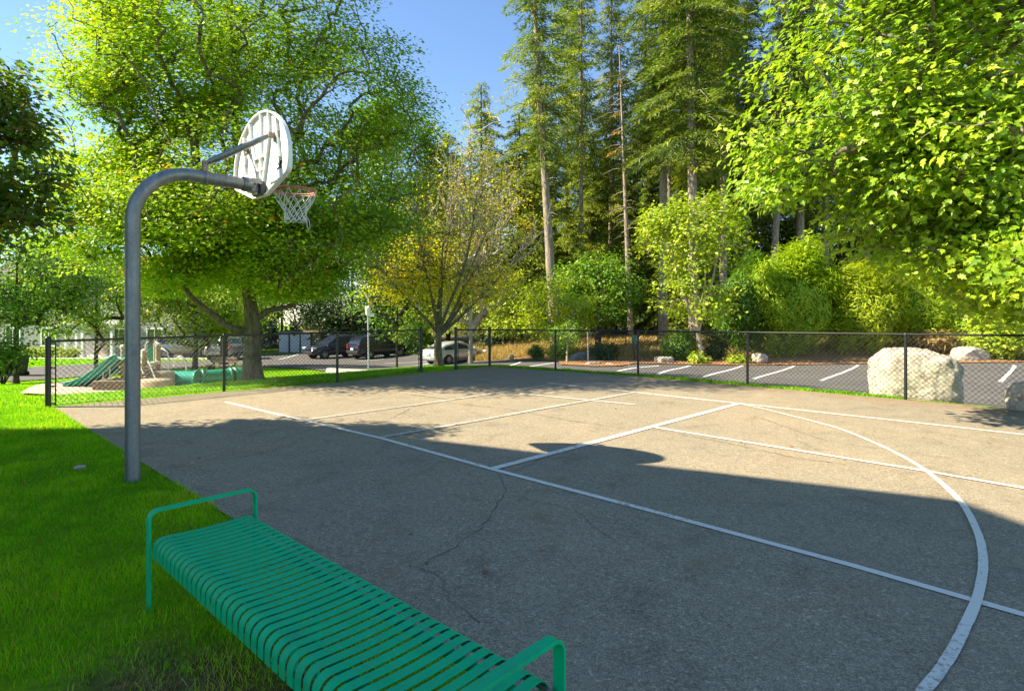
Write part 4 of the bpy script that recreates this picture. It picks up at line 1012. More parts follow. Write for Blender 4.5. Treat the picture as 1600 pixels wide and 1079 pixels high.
shrub('clipped_shrub', 'small round green clipped shrub left of the yellow green tree', [px_blob(838, 550, 22, 20, 33)], M['hedge_leaf'], .10, 26, 70, onT(838, 33), GS)
shrub('clipped_shrub', 'yellow green round shrub beside the young sapling', [px_blob(872, 549, 36, 30, 32), px_blob(884, 545, 22, 22, 32.4)], M['lime_leaf'], .12, 26, 100, onT(872, 32), GS)
shrub('clipped_shrub', 'dark oval clipped shrub left of the green station post', [px_blob(944, 549, 42, 24, 30)], M['dark_hedge_shade_leaf'], .09, 30, 120, onT(944, 30), GS)
shrub('clipped_shrub', 'large bright green clipped shrub left of the slender tree', [px_blob(1063, 540, 50, 42, 30)], M['hedge_leaf'], .10, 34, 170, onT(1063, 30), GS)
shrub('clipped_shrub', 'dark round clipped shrub right of the slender tree', [px_blob(1117, 538, 34, 44, 30.6)], M['dark_hedge_shade_leaf'], .10, 30, 130, onT(1117, 30.6), GS)
GT = 'tall feathery thujas beyond the parking lot'
shrub('thuja', 'dark green feathery thuja beside the slender tree', [px_blob(1163, 490, 80, 110, 32.5), px_blob(1185, 440, 60, 70, 33)], M['hedge_leaf'], .30, 50, 480, onT(1165, 32.5), GT, NEED, .3, 1.0, (.2, .2, .32), .07, shell=.55)
shrub('thuja', 'bright yellow green feathery thuja above the fence', [px_blob(1235, 490, 100, 100, 31.5), px_blob(1240, 425, 60, 70, 32), px_blob(1280, 470, 70, 100, 31.8), px_blob(1205, 450, 50, 70, 31.6), px_blob(1262, 400, 40, 46, 32), px_blob(1225, 535, 60, 30, 31.2)], M['thuja_leaf'], .30, 54, 760, onT(1238, 31.5), GT, NEED, .3, 1.0, (.2, .2, .32), .08, shell=.6)
shrub('thuja', 'golden feathery thuja behind the big boulder', [px_blob(1345, 495, 90, 90, 31.5), px_blob(1365, 440, 70, 60, 32), px_blob(1385, 490, 60, 80, 31.8), px_blob(1325, 450, 50, 60, 31.6), px_blob(1340, 530, 70, 30, 31.2)], M['gold_thuja_leaf'], .30, 54, 640, onT(1352, 31.5), GT, NEED, .3, 1.0, (.2, .2, .32), .08, shell=.6)
shrub('thuja', 'olive green thuja right of the golden thuja', [px_blob(1435, 490, 100, 90, 32.5), px_blob(1430, 445, 80, 60, 33)], M['thuja_leaf'], .30, 54, 520, onT(1435, 32.5), GT, NEED, .3, 1.0, (.2, .2, .32), .08, shell=.6)
shrub('thuja', 'shaded green thuja at the right edge of the mulch bed', [px_blob(1590, 470, 130, 120, 33)], M['hedge_leaf'], .30, 50, 480, onT(1590, 33), GT, NEED, .3, 1.0, (.2, .2, .32), .08, shell=.6)
shrub('leafy_shrub', 'low leafy green shrub beside the flat pale rock', [px_blob(1560, 530, 80, 60, 28.8), px_blob(1545, 510, 60, 40, 29.5)], M['lime_leaf'], .17, 32, 230, onT(1558, 28.8), None, KITE, .6, .9, (.25, .25, .2), shell=.5)
GP = 'low leafy perennials on the mulch'
shrub('hosta_plant', 'low light green leafy plant at the foot of the slender tree', [px_blob(1090, 560, 26, 13, 28.2)], M['lime_leaf'], .17, 20, 20, onT(1090, 28.2), GP, KITE, .6, 1, (.15, .15, .1), .01, 'plant', shell=.3)
shrub('hosta_plant', 'low light green leafy plant left of the small pale rock', [px_blob(1150, 561, 30, 13, 28.4)], M['lime_leaf'], .17, 20, 22, onT(1150, 28.4), GP, KITE, .6, 1, (.15, .15, .1), .01, 'plant', shell=.3)
shrub('dry_shrub', 'tan dry grassy shrub behind the big boulder top', [px_blob(1455, 530, 60, 20, 31.0)], M['dry_blade'], .3, 30, 60, onT(1455, 31), None, NEED, 1, .5, (.3, .2, .15), .02, shell=.3)
GY = 'golden shrubs along the townhouse walk'
for px, w, lab in ((42, 26, 'leftmost golden shrub beside the white parked car'), (64, 24, 'golden shrub standing behind the dark waste bin'), (88, 24, 'golden shrub just right of the fence end post'), (108, 24, 'golden shrub nearest the white porch columns')):
    shrub('golden_shrub', lab, [px_blob(px, 552, w, 15, 44.5)], M['gold_thuja_leaf'], .16, 24, 44, onT(px, 44.5), GY, KITE, .6, 1, (.2, .2, .15), .02, shell=.4)
shrub('dark_bush', 'dark drooping bush at the left edge beside the road', [px_blob(5, 552, 60, 60, 24)], M['hedge_leaf'], .16, 22, 70, onT(5, 24), None, KITE, .6, 1, (.25, .25, .2), .02, shell=.3)
shrub('lime_bush', 'lime green bush under the golden tree, behind the gate opening', [px_blob(652, 530, 50, 56, 47)], M['hedge_leaf'], .2, 30, 90, onT(652, 47), None, KITE, .6, 1, (.3, .3, .25), .03, shell=.4)
shrub('dark_bush', 'dark shady bush right of the silver sedan', [px_blob(775, 535, 50, 60, 44)], M['dark_hedge_shade_leaf'], .2, 30, 100, onT(775, 44), None, KITE, .6, 1, (.35, .35, .3), .03, shell=.4)
shrub('dark_bush', 'undergrowth bush behind the black parked car, forest shade put into its leaf colour', [px_blob(600, 500, 130, 80, 60)], M['dark_hedge_shade_leaf'], .3, 34, 190, onT(600, 60), None, KITE, .6, 1, (.6, .6, .4), .05, shell=.4)  # leaf colour carries the forest shadow seen behind the cars
shrub('dark_bush', 'undergrowth bush right of the storage shed, forest shade put into its leaf colour', [px_blob(525, 510, 90, 60, 62)], M['dark_hedge_shade_leaf'], .3, 34, 130, onT(525, 62), None, KITE, .6, 1, (.6, .6, .4), .05, shell=.4)  # same forest shadow, painted through the leaf colour

# ------------------------------------------------------------------ boulders
def rock(name, label, c, d, seed, mat, rz=0, cut=(), subdiv=5, flat=.0, amp=.16, hard=.9, bx=3.4):
    bm = bmesh.new(); bmesh.ops.create_icosphere(bm, subdivisions=subdiv, radius=1)
    Rm = Matrix.Rotation(rz, 3, 'Z')
    for v in bm.verts:
        p = v.co.copy()
        e = bx; m = (abs(p.x)**e+abs(p.y)**e+abs(p.z)**e)**(1/e); p = p/m
        for nvec, h in cut:
            nv = Vector(nvec).normalized(); q = p.dot(nv)
            if q > h: p -= nv*(q-h)*hard
        n1 = noise.noise(p*1.1+Vector((seed, 0, 0))); n2 = noise.noise(p*3.1+Vector((0, seed, 0))); n3 = noise.noise(p*8+Vector((0, 0, seed)))
        p *= 1+amp*n1+amp*.5*n2+amp*.24*n3+amp*.10*noise.noise(p*19)
        v.co = Rm @ Vector((p.x*d[0]/2, p.y*d[1]/2, p.z*d[2]/2))
    me = bpy.data.meshes.new(name); bm.to_mesh(me); bm.free()
    for p in me.polygons: p.use_smooth = True
    me.materials.append(mat); o = bpy.data.objects.new(name, me); COL.objects.link(o); o.location = c
    return tag(o, label, 'boulder', 'boulders round the lot')
c = P(1430, 585, 13.6); rock('boulder', 'huge pale granite boulder just outside the right fence', (c.x, c.y, c.z-.20), (1.80, 1.5, 1.82), 3.3, M['granite'], R(-26), (((.95, .1, -.2), .86), ((.12, -.05, 1), .80), ((.8, .2, .66), .92)), amp=.11, subdiv=6, hard=.8, bx=2.9)
c = P(1592, 620, 10.3); rock('boulder', 'rounded pale boulder cut off by the right edge', (c.x+.15, c.y, c.z-.05), (.62, .55, .60), 8.1, M['granite'], .4, (((.3, -.6, .6), .9),), amp=.10)
c = P(1515, 550, 28.6); rock('boulder', 'flat pale rock on the mulch below the leafy shrub', (c.x, c.y, c.z-.12), (1.75, 1.1, .95), 5.1, M['granite'], .2, (((.5, 0, .8), .6), ((-.6, 0, .7), .7)))
c = P(1187, 558, 28.2); rock('boulder', 'small pale rock on the mulch right of the leafy plants', (c.x, c.y, c.z-.06), (.75, .6, .55), 2.2, M['granite'], .7, (((.4, 0, .8), .7),))
c = P(1038, 561, 28.4); rock('boulder', 'low pale rock at the left foot of the large clipped shrub', (c.x, c.y, c.z-.05), (.85, .6, .45), 6.2, M['granite'], .1, (((0, 0, 1), .7),))
c = P(905, 558, 31); rock('boulder', 'dark mottled rock between the sapling and the dark shrub', (c.x, c.y, c.z-.08), (1.05, .8, .75), 9.2, M['gray_stone'], .1, (((-.5, 0, .8), .7),))
c = P(799, 557, 34); rock('boulder', 'small pale round rock far left in the mulch bed', (c.x, c.y, c.z-.05), (.30, .3, .32), 4.2, M['granite'], .1)
c = P(925, 570, 24.6); rock('boulder', 'low row rock edging the mulch island tip', (c.x, c.y, c.z-.04), (.75, .45, .34), 7.7, M['gray_stone'], .5)
for i, (px, py, Y, w) in enumerate(((952, 571, 25.0, .42), (968, 572, 25.2, .30), (980, 573, 25.3, .36))):
    c = P(px, py, Y); rock('edging_stone', ('pale edging stone on the mulch island, nearest the low row rock', 'smallest pale edging stone on the mulch island', 'pale edging stone on the mulch island, below the station post')[i], (c.x, c.y, c.z-.03), (w, w*.8, w*.7), i+1.5, M['granite'], i, subdiv=3)['category'] = 'stone'
c = G(125, 733); rock('field_stone', 'small pale flat stone lying on the lawn left of the pole', (c.x, c.y, SL*c.x+.02), (.10, .07, .045), 3.9, M['granite'], .3, subdiv=3)['category'] = 'stone'
# ------------------------------------------------------------------ vehicles
def wheel(root, x, y, r=.33, w=.21):
    side = 1 if y > 0 else -1
    Mx = Matrix.Rotation(math.pi/2, 3, 'X')
    e = bpy.data.objects.new('wheel', None); COL.objects.link(e); e.parent = root; e.location = (x, y, r); e.empty_display_size = .1
    mb = MB(); mb.lathe((0, 0, 0), [(r*.62, -w/2), (r*.9, -w/2), (r, -w*.36), (r, w*.36), (r*.9, w/2), (r*.62, w/2)], 22, Mx); mb.build('tyre', M['tyre'], e, local=True)
    mb = MB(); mb.lathe((0, 0, 0), [(r*.63, -w*.47), (r*.60, -w*.3), (r*.60, w*.3), (r*.63, w*.47)], 22, Mx)
    for k in range(5):
        a = 2*math.pi*k/5; p0 = Vector((math.cos(a)*r*.1, side*w*.36, math.sin(a)*r*.1)); p1 = Vector((math.cos(a)*r*.60, side*w*.40, math.sin(a)*r*.60)); mb.tube([p0, p1], [r*.10, r*.085], 6)
    mb.lathe((0, side*w*.34, 0), [(.001, .05*-side), (r*.16, .04*-side), (r*.17, 0)], 12, Mx)
    mb.lathe((0, side*w*.1, 0), [(.001, 0), (r*.58, 0)], 18, Mx)
    mb.build('rim', M['alloy'], e, local=True)
def car(name, label, cat, loc, heading, paint_m, L=4.6, W=1.85, kind='sedan', group='cars parked on the lot'):
    root = thing(name, label, cat, loc, heading, group)
    h = L/2; w = W/2
    if kind == 'sedan':
        st = [(-h, .34, .62, .70), (-h+.04, .24, .92, .80), (-h+.35, .20, .99, .88), (-h+1.0, .19, .97, .90), (-.2, .18, .93, .91), (.7, .18, .93, .91), (h-1.25, .18, .90, .90), (h-.6, .20, .80, .87), (h-.16, .24, .70, .80), (h, .34, .56, .68)]
        gr = [(-h+.30, .95, .96, .80, .78), (-h+.95, .93, 1.30, .80, .62), (-.45, .91, 1.43, .82, .58), (.25, .91, 1.42, .82, .58), (1.18, .89, .93, .80, .76)]
    elif kind == 'suv':
        st = [(-h, .42, .80, .78), (-h+.05, .32, 1.05, .86), (-h+.4, .28, 1.10, .92), (-.2, .26, 1.08, .94), (.7, .26, 1.07, .94), (h-1.3, .26, 1.06, .93), (h-.6, .28, 1.00, .90), (h-.15, .32, .88, .84), (h, .42, .70, .74)]
        gr = [(-h+.08, 1.06, 1.10, .83, .80), (-h+.42, 1.08, 1.66, .84, .68), (-.6, 1.06, 1.76, .85, .66), (.25, 1.06, 1.73, .85, .66), (1.12, 1.05, 1.09, .84, .80)]
    else:
        st = [(-h, .52, .92, .84), (-h+.03, .46, 1.08, .92), (-h+.4, .44, 1.10, .95), (-.2, .40, 1.12, .95), (.7, .38, 1.12, .95), (h-1.4, .36, 1.12, .95), (h-.6, .38, 1.08, .93), (h-.12, .40, .98, .88), (h, .50, .8, .80)]
        gr = [(-.55, 1.10, 1.12, .86, .82), (-.35, 1.10, 1.72, .86, .70), (.2, 1.10, 1.80, .87, .68), (.85, 1.10, 1.76, .87, .68), (1.55, 1.11, 1.14, .86, .82)]
    def ring(x, zb, zt, f):
        hw = w*f/.92; m = (zb+zt)/2
        half = [(hw*.80, zb), (hw*.95, zb+.05), (hw, m-.05), (hw*.995, m+.08), (hw*.96, zt-.10), (hw*.88, zt-.02), (hw*.6, zt)]
        return [Vector((x, y, z)) for y, z in half] + [Vector((x, -y, z)) for y, z in reversed(half)]
    mb = MB(); mb.loft([ring(*s) for s in st])
    def gring(x, zb, zt, fb, ft):
        yb, yt = w*fb/.92, w*ft/.92
        half = [(yb, zb-.03), (yb*.99, zb), (yt+(yb-yt)*.25, zb+(zt-zb)*.72), (yt, zt-.03), (yt*.85, zt)]
        return [Vector((x, y, z)) for y, z in half] + [Vector((x, -y, z)) for y, z in reversed(half)]
    mb.loft([gring(*g) for g in gr])
    mb.build('body', paint_m, root, local=True)
    # glass, slightly proud of the cabin
    def panel(nm, q, inset=.10, n_out=.012, mat=M['car_glass']):
        q = [Vector(p) for p in q]; c = sum(q, Vector())/4; n = (q[1]-q[0]).cross(q[3]-q[0]).normalized()
        if n.dot(c-Vector((0, 0, .9))) < 0: n = -n
        q = [p+(c-p).normalized()*inset*(1 if True else 0) for p in q]
        mb = MB(); mb.prism([p-n*.03 for p in q], n*(.03+n_out)); return mb.build(nm, mat, root, local=True)
    def gp(i, sgn, top):
        x, zb, zt, fb, ft = gr[i]; return Vector((x, sgn*w*(ft if top else fb)/.92*(1.0), (zt-.05 if top else zb+.04)))
    i1 = 1; i2 = len(gr)-2
    panel('rear_window', [gp(0, 1, 0), gp(0, -1, 0), gp(i1, -1, 1), gp(i1, 1, 1)], .10)
    panel('windshield', [gp(len(gr)-1, 1, 0), gp(len(gr)-1, -1, 0), gp(i2, -1, 1), gp(i2, 1, 1)], .10)
    for sg in (1, -1):
        xs0 = gr[1][0]; xs1 = gr[-1][0]; xm = (gr[1][0]+gr[-2][0])/2+.1
        def sp(x, t):
            for a, b in zip(gr, gr[1:]):
                if a[0] <= x <= b[0]: break
            f = (x-a[0])/(b[0]-a[0]); zb = a[1]+(b[1]-a[1])*f; zt = a[2]+(b[2]-a[2])*f; fb = a[3]+(b[3]-a[3])*f; ft = a[4]+(b[4]-a[4])*f
            z = zb+(zt-zb)*t; yy = (fb+(ft-fb)*(.75*t/.72 if t < .72 else .75+.25*(t-.72)/.28))*w/.92
            return Vector((x, sg*(yy+.010), z))
        for xa, xb, ta, tb2 in ((xs0-(.25 if kind == 'sedan' else .1), xm-.04, (.55 if kind == 'sedan' else .82), .84), (xm+.04, gr[-2][0]+.22, .84, .66)):
            q = [sp(xa+(.0), .10), sp(xb, .10), sp(xb, tb2), sp(xa+.12, ta)]
            if kind != 'sedan' and xa < xm-.3 and xb < xm: q[0] = sp(xa+.05, .12)
            mb = MB(); mb.prism(q, Vector((0, -sg*.03, 0))); mb.build('side_window', M['car_glass'], root, local=True)
    if kind == 'truck':
        mb = MB(); mb.box((-h+.03+ (h-.62)/2, 0, 1.102), (h-.72, W*.80, .012)); mb.build('bed_shade_panel', M['black_trim'], root, local=True)  # black sheet on the closed body stands in for the shaded bed
    zh = {'sedan': .70, 'suv': .84, 'truck': .90}[kind]
    for sg in (1, -1):
        mb = MB(); mb.box((h-.10, sg*w*.70, zh), (.20, .34, .15), Matrix.Rotation(-sg*.30, 3, 'Z'), .03); mb.build('headlight', M['lamp_clear'], root, local=True)
        mb = MB(); mb.box((h-.22, sg*w*.90, zh-.01), (.16, .08, .12), None, .02); mb.build('turn_signal', M['lamp_amber'], root, local=True)
        mb = MB(); mb.box((-h+.07, sg*w*.76, zh+(.12 if kind == 'sedan' else .10)), (.16, .30 if kind == 'sedan' else .16, .16 if kind == 'sedan' else .34), Matrix.Rotation(sg*.22, 3, 'Z'), .02); mb.build('taillight', M['lamp_red'], root, local=True)
        mb = MB(); mb.box((.85 if kind != 'truck' else 1.25, sg*(w+.09), gr[0][1]+.06), (.10, .18, .13), None, .03); mb.build('mirror', paint_m if kind != 'truck' else M['black_trim'], root, local=True)
        for xd in (-.55, .45):
            mb = MB(); mb.box((xd, sg*(w*1.0), .82), (.18, .03, .03)); mb.build('door_handle', M['black_trim'], root, local=True)
    zb = st[0][1]
    mb = MB(); mb.box((-h+.0, 0, zb+.10), (.12, W*.82, .22), None, .04); mb.build('bumper', M['black_trim'] if kind == 'suv' else (M['chrome'] if kind == 'truck' else paint_m), root, local=True)
    mb = MB(); mb.box((h-.0, 0, zb+.06), (.12, W*.78, .22), None, .04); mb.build('bumper', M['black_trim'] if kind == 'suv' else paint_m, root, local=True)
    mb = MB(); mb.box((h+.0, 0, zh-.02), (.05, W*.42, .13), None, .02); mb.build('grille', M['black_trim'], root, local=True)
    mb = MB(); mb.box((-h-.03, 0, zb+.34), (.03, .36, .16)); mb.build('license_plate', M['plate'], root, local=True)
    r = {'sedan': .33, 'suv': .37, 'truck': .39}[kind]
    for x in (-h+ .95, h-.92):
        for sg in (1, -1):
            mb = MB(); Mx = Matrix.Rotation(math.pi/2, 3, 'X'); mb.lathe((x, sg*(w-.035), r), [(.001, 0), (r*1.16, 0), (r*1.16, .08*sg), (r*1.0, .08*sg)], 22, Mx); mb.build('wheel_arch', M['black_trim'], root, local=True)
            wheel(root, x, sg*(w-.055), r)
    if kind == 'suv':
        for sg in (1, -1):
            mb = MB(); mb.tube([(-1.6, sg*.62, 1.74), (-1.3, sg*.62, 1.80), (.3, sg*.62, 1.79), (.55, sg*.62, 1.73)], .02, 6); mb.build('roof_rail', M['chrome'], root, local=True)
    return root
HA = math.atan2(A.y, A.x)
def put(px, Y, off=0.0): p = onT(px, Y); p.z += .05; return p
car('parked_suv', 'black sport utility vehicle parked with its rear towards the court', 'car', put(591, 45.5), HA, M['car_black'], 4.6, 1.9, 'suv')
car('parked_suv', 'dark navy vehicle with amber turn signal facing the court, left of the black one', 'car', put(524, 46.5), HA+math.pi, M['car_navy'], 4.7, 1.9, 'suv')
car('parked_car', 'silver sedan behind the golden tree trunk', 'car', put(711, 38.5), HA, M['car_silver'], 4.55, 1.82, 'sedan')
car('pickup_truck', 'gray pickup truck half hidden behind the big maple trunk', 'truck', put(363, 43.5), R(97), M['car_gray'], 5.4, 1.95, 'truck')
car('parked_car', 'tan car in shade behind the playground bench', 'car', put(292, 47), R(20), M['car_tan'], 4.7, 1.85, 'suv')
car('parked_car', 'white car partly hidden behind the golden shrubs on the far left', 'car', put(22, 56), R(8), M['car_white'], 4.5, 1.8, 'sedan')
# ------------------------------------------------------------------ buildings
def Rz3(a): return Matrix.Rotation(a, 3, 'Z')
def local_build(root):
    def bld(mb, name, mat, parent=None): return mb.build(name, mat, parent or root, local=True)
    return bld
def gable(mb, x0, x1, y0, y1, z0, rise, over=.4, th=.18):
    """roof with the ridge along x"""
    ym = (y0+y1)/2; s = rise/(ym-y0)
    for sg, ye in ((-1, y0-over), (1, y1+over)):
        zl = z0 - over*s
        mb.prism([(x0-over, ye, zl), (x0-over, ym, z0+rise), (x0-over, ym, z0+rise+th), (x0-over, ye, zl+th)], (x1-x0+2*over, 0, 0))
def window(bld, parent, c, d, n='y', trim=M['white_trim']):
    mb = MB(); w, h = d; 
    mb.box((c[0], c[1]-.03, c[2]+h/2+.05), (w+.2, .08, .1)); mb.box((c[0], c[1]-.03, c[2]-h/2-.05), (w+.26, .12, .1))
    for sx in (-1, 1): mb.box((c[0]+sx*(w/2+.05), c[1]-.03, c[2]), (.1, .08, h))
    mb.box((c[0], c[1]-.03, c[2]), (.04, .06, h)) 
    wo = bld(mb, 'window', trim, parent)
    mb = MB(); mb.box((c[0], c[1]-.012, c[2]), (w, .024, h)); bld(mb, 'pane', M['house_glass'], wo)
# gray townhouse far left: front faces -y in its own frame
hb = onT(150, 49); root = thing('townhouse', 'pale gray townhouse with white porch columns behind the golden shrubs', 'house', (hb.x, hb.y, hb.z), R(-8)); bld = local_build(root)
mb = MB(); mb.box((-2, 4, 2.9), (20, 8, 6.2)); wl = bld(mb, 'wall', M['gray_siding'])
mb = MB(); gable(mb, -12, 8, 0, 8, 6.0, 2.6); bld(mb, 'roof', M['shingle'])
for x in (-1.2, -.2, .35, 3.0):
    mb = MB(); mb.box((x, -1.6, 1.35), (.22, .22, 2.7)); mb.box((x, -1.6, .12), (.34, .34, .24)); mb.box((x, -1.6, 2.62), (.34, .34, .16)); bld(mb, 'porch_column', M['white_trim'])
mb = MB(); mb.box((1, -.95, 2.82), (5.4, 1.9, .22)); bld(mb, 'porch_roof', M['white_trim'])
mb = MB(); mb.box((1, -.95, .03), (5.6, 1.9, .12)); bld(mb, 'porch_floor', M['concrete'])
for x in (-8, -4.5, 2.2, 5.5): window(bld, None, (x, 0, 1.6), (1.3, 1.4))
for x in (-8, -4.5, -1, 2.2, 5.5): window(bld, None, (x, 0, 4.4), (1.2, 1.3))
mb = MB(); mb.box((.7, -.03, 1.1), (1.0, .06, 2.1)); dr = bld(mb, 'door', M['tan_siding']); mb = MB(); mb.box((1.05, -.09, 1.05), (.06, .06, .12)); bld(mb, 'handle', M['chrome'], dr)
# garage block
gb = onT(285, 58); root = thing('garage_block', 'long gray garage block behind the playground trees', 'garage', (gb.x, gb.y, gb.z), R(12)); bld = local_build(root)
mb = MB(); mb.box((0, 4, 1.7), (15, 8, 3.6)); bld(mb, 'wall', M['pale_siding'])
mb = MB(); gable(mb, -7.5, 7.5, 0, 8, 3.4, 2.0); bld(mb, 'roof', M['shingle'])
for x in (-5.2, -1.8, 1.8, 5.2):
    mb = MB(); mb.box((x, -.02, 1.15), (2.6, .06, 2.2)); g = bld(mb, 'garage_door', M['white_trim'])
    mb = MB()
    for z in (.55, 1.1, 1.65): mb.box((x, -.055, z), (2.5, .012, .03))
    bld(mb, 'door_groove', M['black_trim'], g)
# white shed
sb = onT(461, 53.5); root = thing('storage_shed', 'low white paneled shed with dark posts beside the lot', 'shed', (sb.x, sb.y, sb.z), R(4)); bld = local_build(root)
wdt = 48*53.5/F; ht = 1.75
mb = MB(); mb.box((0, 1.0, ht/2), (wdt, 1.9, ht)); mb.box((wdt/2+.42, 1.1, ht/2+.05), (.8, 1.7, ht)); bld(mb, 'wall', M['shed_tan'])
for x in (-.35, 0, .34): 
    mb = MB(); mb.box((x*wdt, -.01, ht/2-.02), (wdt*.30, .10, ht-.06)); bld(mb, 'door_panel', M['shed_white'])
for x in (-.18, .17): 
    mb = MB(); mb.box((x*wdt, -.05, ht/2), (.10, .12, ht)); bld(mb, 'post', M['black_trim'])
mb = MB(); mb.prism([(-wdt/2-.1, -.15, ht), (-wdt/2-.1, 2.1, ht+.12), (-wdt/2-.1, 2.1, ht+.22), (-wdt/2-.1, -.15, ht+.10)], (wdt+1.1, 0, 0)); bld(mb, 'roof', M['shed_tan'])
# red house far behind
rb = onT(1045, 74); root = thing('red_house', 'small dark red house glimpsed between the fir trunks', 'house', (rb.x, rb.y, rb.z), R(-6)); bld = local_build(root)
mb = MB(); mb.box((0, 3, 1.5), (9, 6, 3.2)); bld(mb, 'wall', M['red_siding'])
mb = MB(); gable(mb, -4.5, 4.5, 0, 6, 3.0, 1.6); bld(mb, 'roof', M['shingle'])
for x in (-2.6, 2.4): window(bld, None, (x, 0, 1.6), (1.2, 1.2))
mb = MB(); mb.box((0, -.03, 1.0), (.95, .06, 2.0)); bld(mb, 'door', M['white_trim'])
car('parked_van', 'pale blue vehicle far off between the firs and the red house', 'van', put(1024, 62), R(70), M['van_blue'], 4.8, 1.9, 'suv')
# three storey building left of the camera: its roof edge casts the long shade over the court
E1 = Vector((-15.2, 7.56, 10.0)); E2 = Vector((-7.3, 3.98, 10.0)); ed = (E2-E1); ed.z = 0; Lb = ed.length; ed.normalize()
rzb = math.atan2(ed.y, ed.x)
root = thing('apartment_building', 'three storey tan apartment building left of the court, its shade on the lawn', 'building', (E2.x, E2.y, 0), rzb); bld = local_build(root)
ov = .45; dep = 11.0; pitch = .47; eave = 10.0
# own frame: x runs along the wall towards the court, y away from the camera; eave corner at (0,0)
mb = MB(); mb.box((-Lb/2, -ov-dep/2, (eave-.0)/2-.15), (Lb-2*ov, dep, eave+.1)); bld(mb, 'wall', M['tan_siding'])
mb = MB()
ym = -ov-dep/2; rise = pitch*(dep/2+ov)
for ye in (0, -2*ov-dep):
    mb.prism([(0, ye, eave-.2), (0, ym, eave-.2+rise), (0, ym, eave+rise), (0, ye, eave)], (-Lb, 0, 0))
bld(mb, 'roof', M['shingle'])
mb = MB(); mb.prism([(-ov-.25, -ov, eave-.05), (-ov-.25, -ov-dep, eave-.05), (-ov-.25, ym, eave-.1+pitch*dep/2)], (.25, 0, 0)); mb.prism([(-Lb+ov, -ov, eave-.05), (-Lb+ov, -ov-dep, eave-.05), (-Lb+ov, ym, eave-.1+pitch*dep/2)], (.25, 0, 0)); bld(mb, 'gable_end', M['tan_siding'])
for fl in range(3):
    for yy in (-2.6, -6.0, -9.2):
        mb = MB(); z = 1.6+fl*3.1; mb.box((-ov+.03, yy, z), (.08, 1.5, 1.5)); wo = bld(mb, 'window', M['white_trim']); mb = MB(); mb.box((-ov+.075, yy, z), (.03, 1.3, 1.3)); bld(mb, 'pane', M['house_glass'], wo)

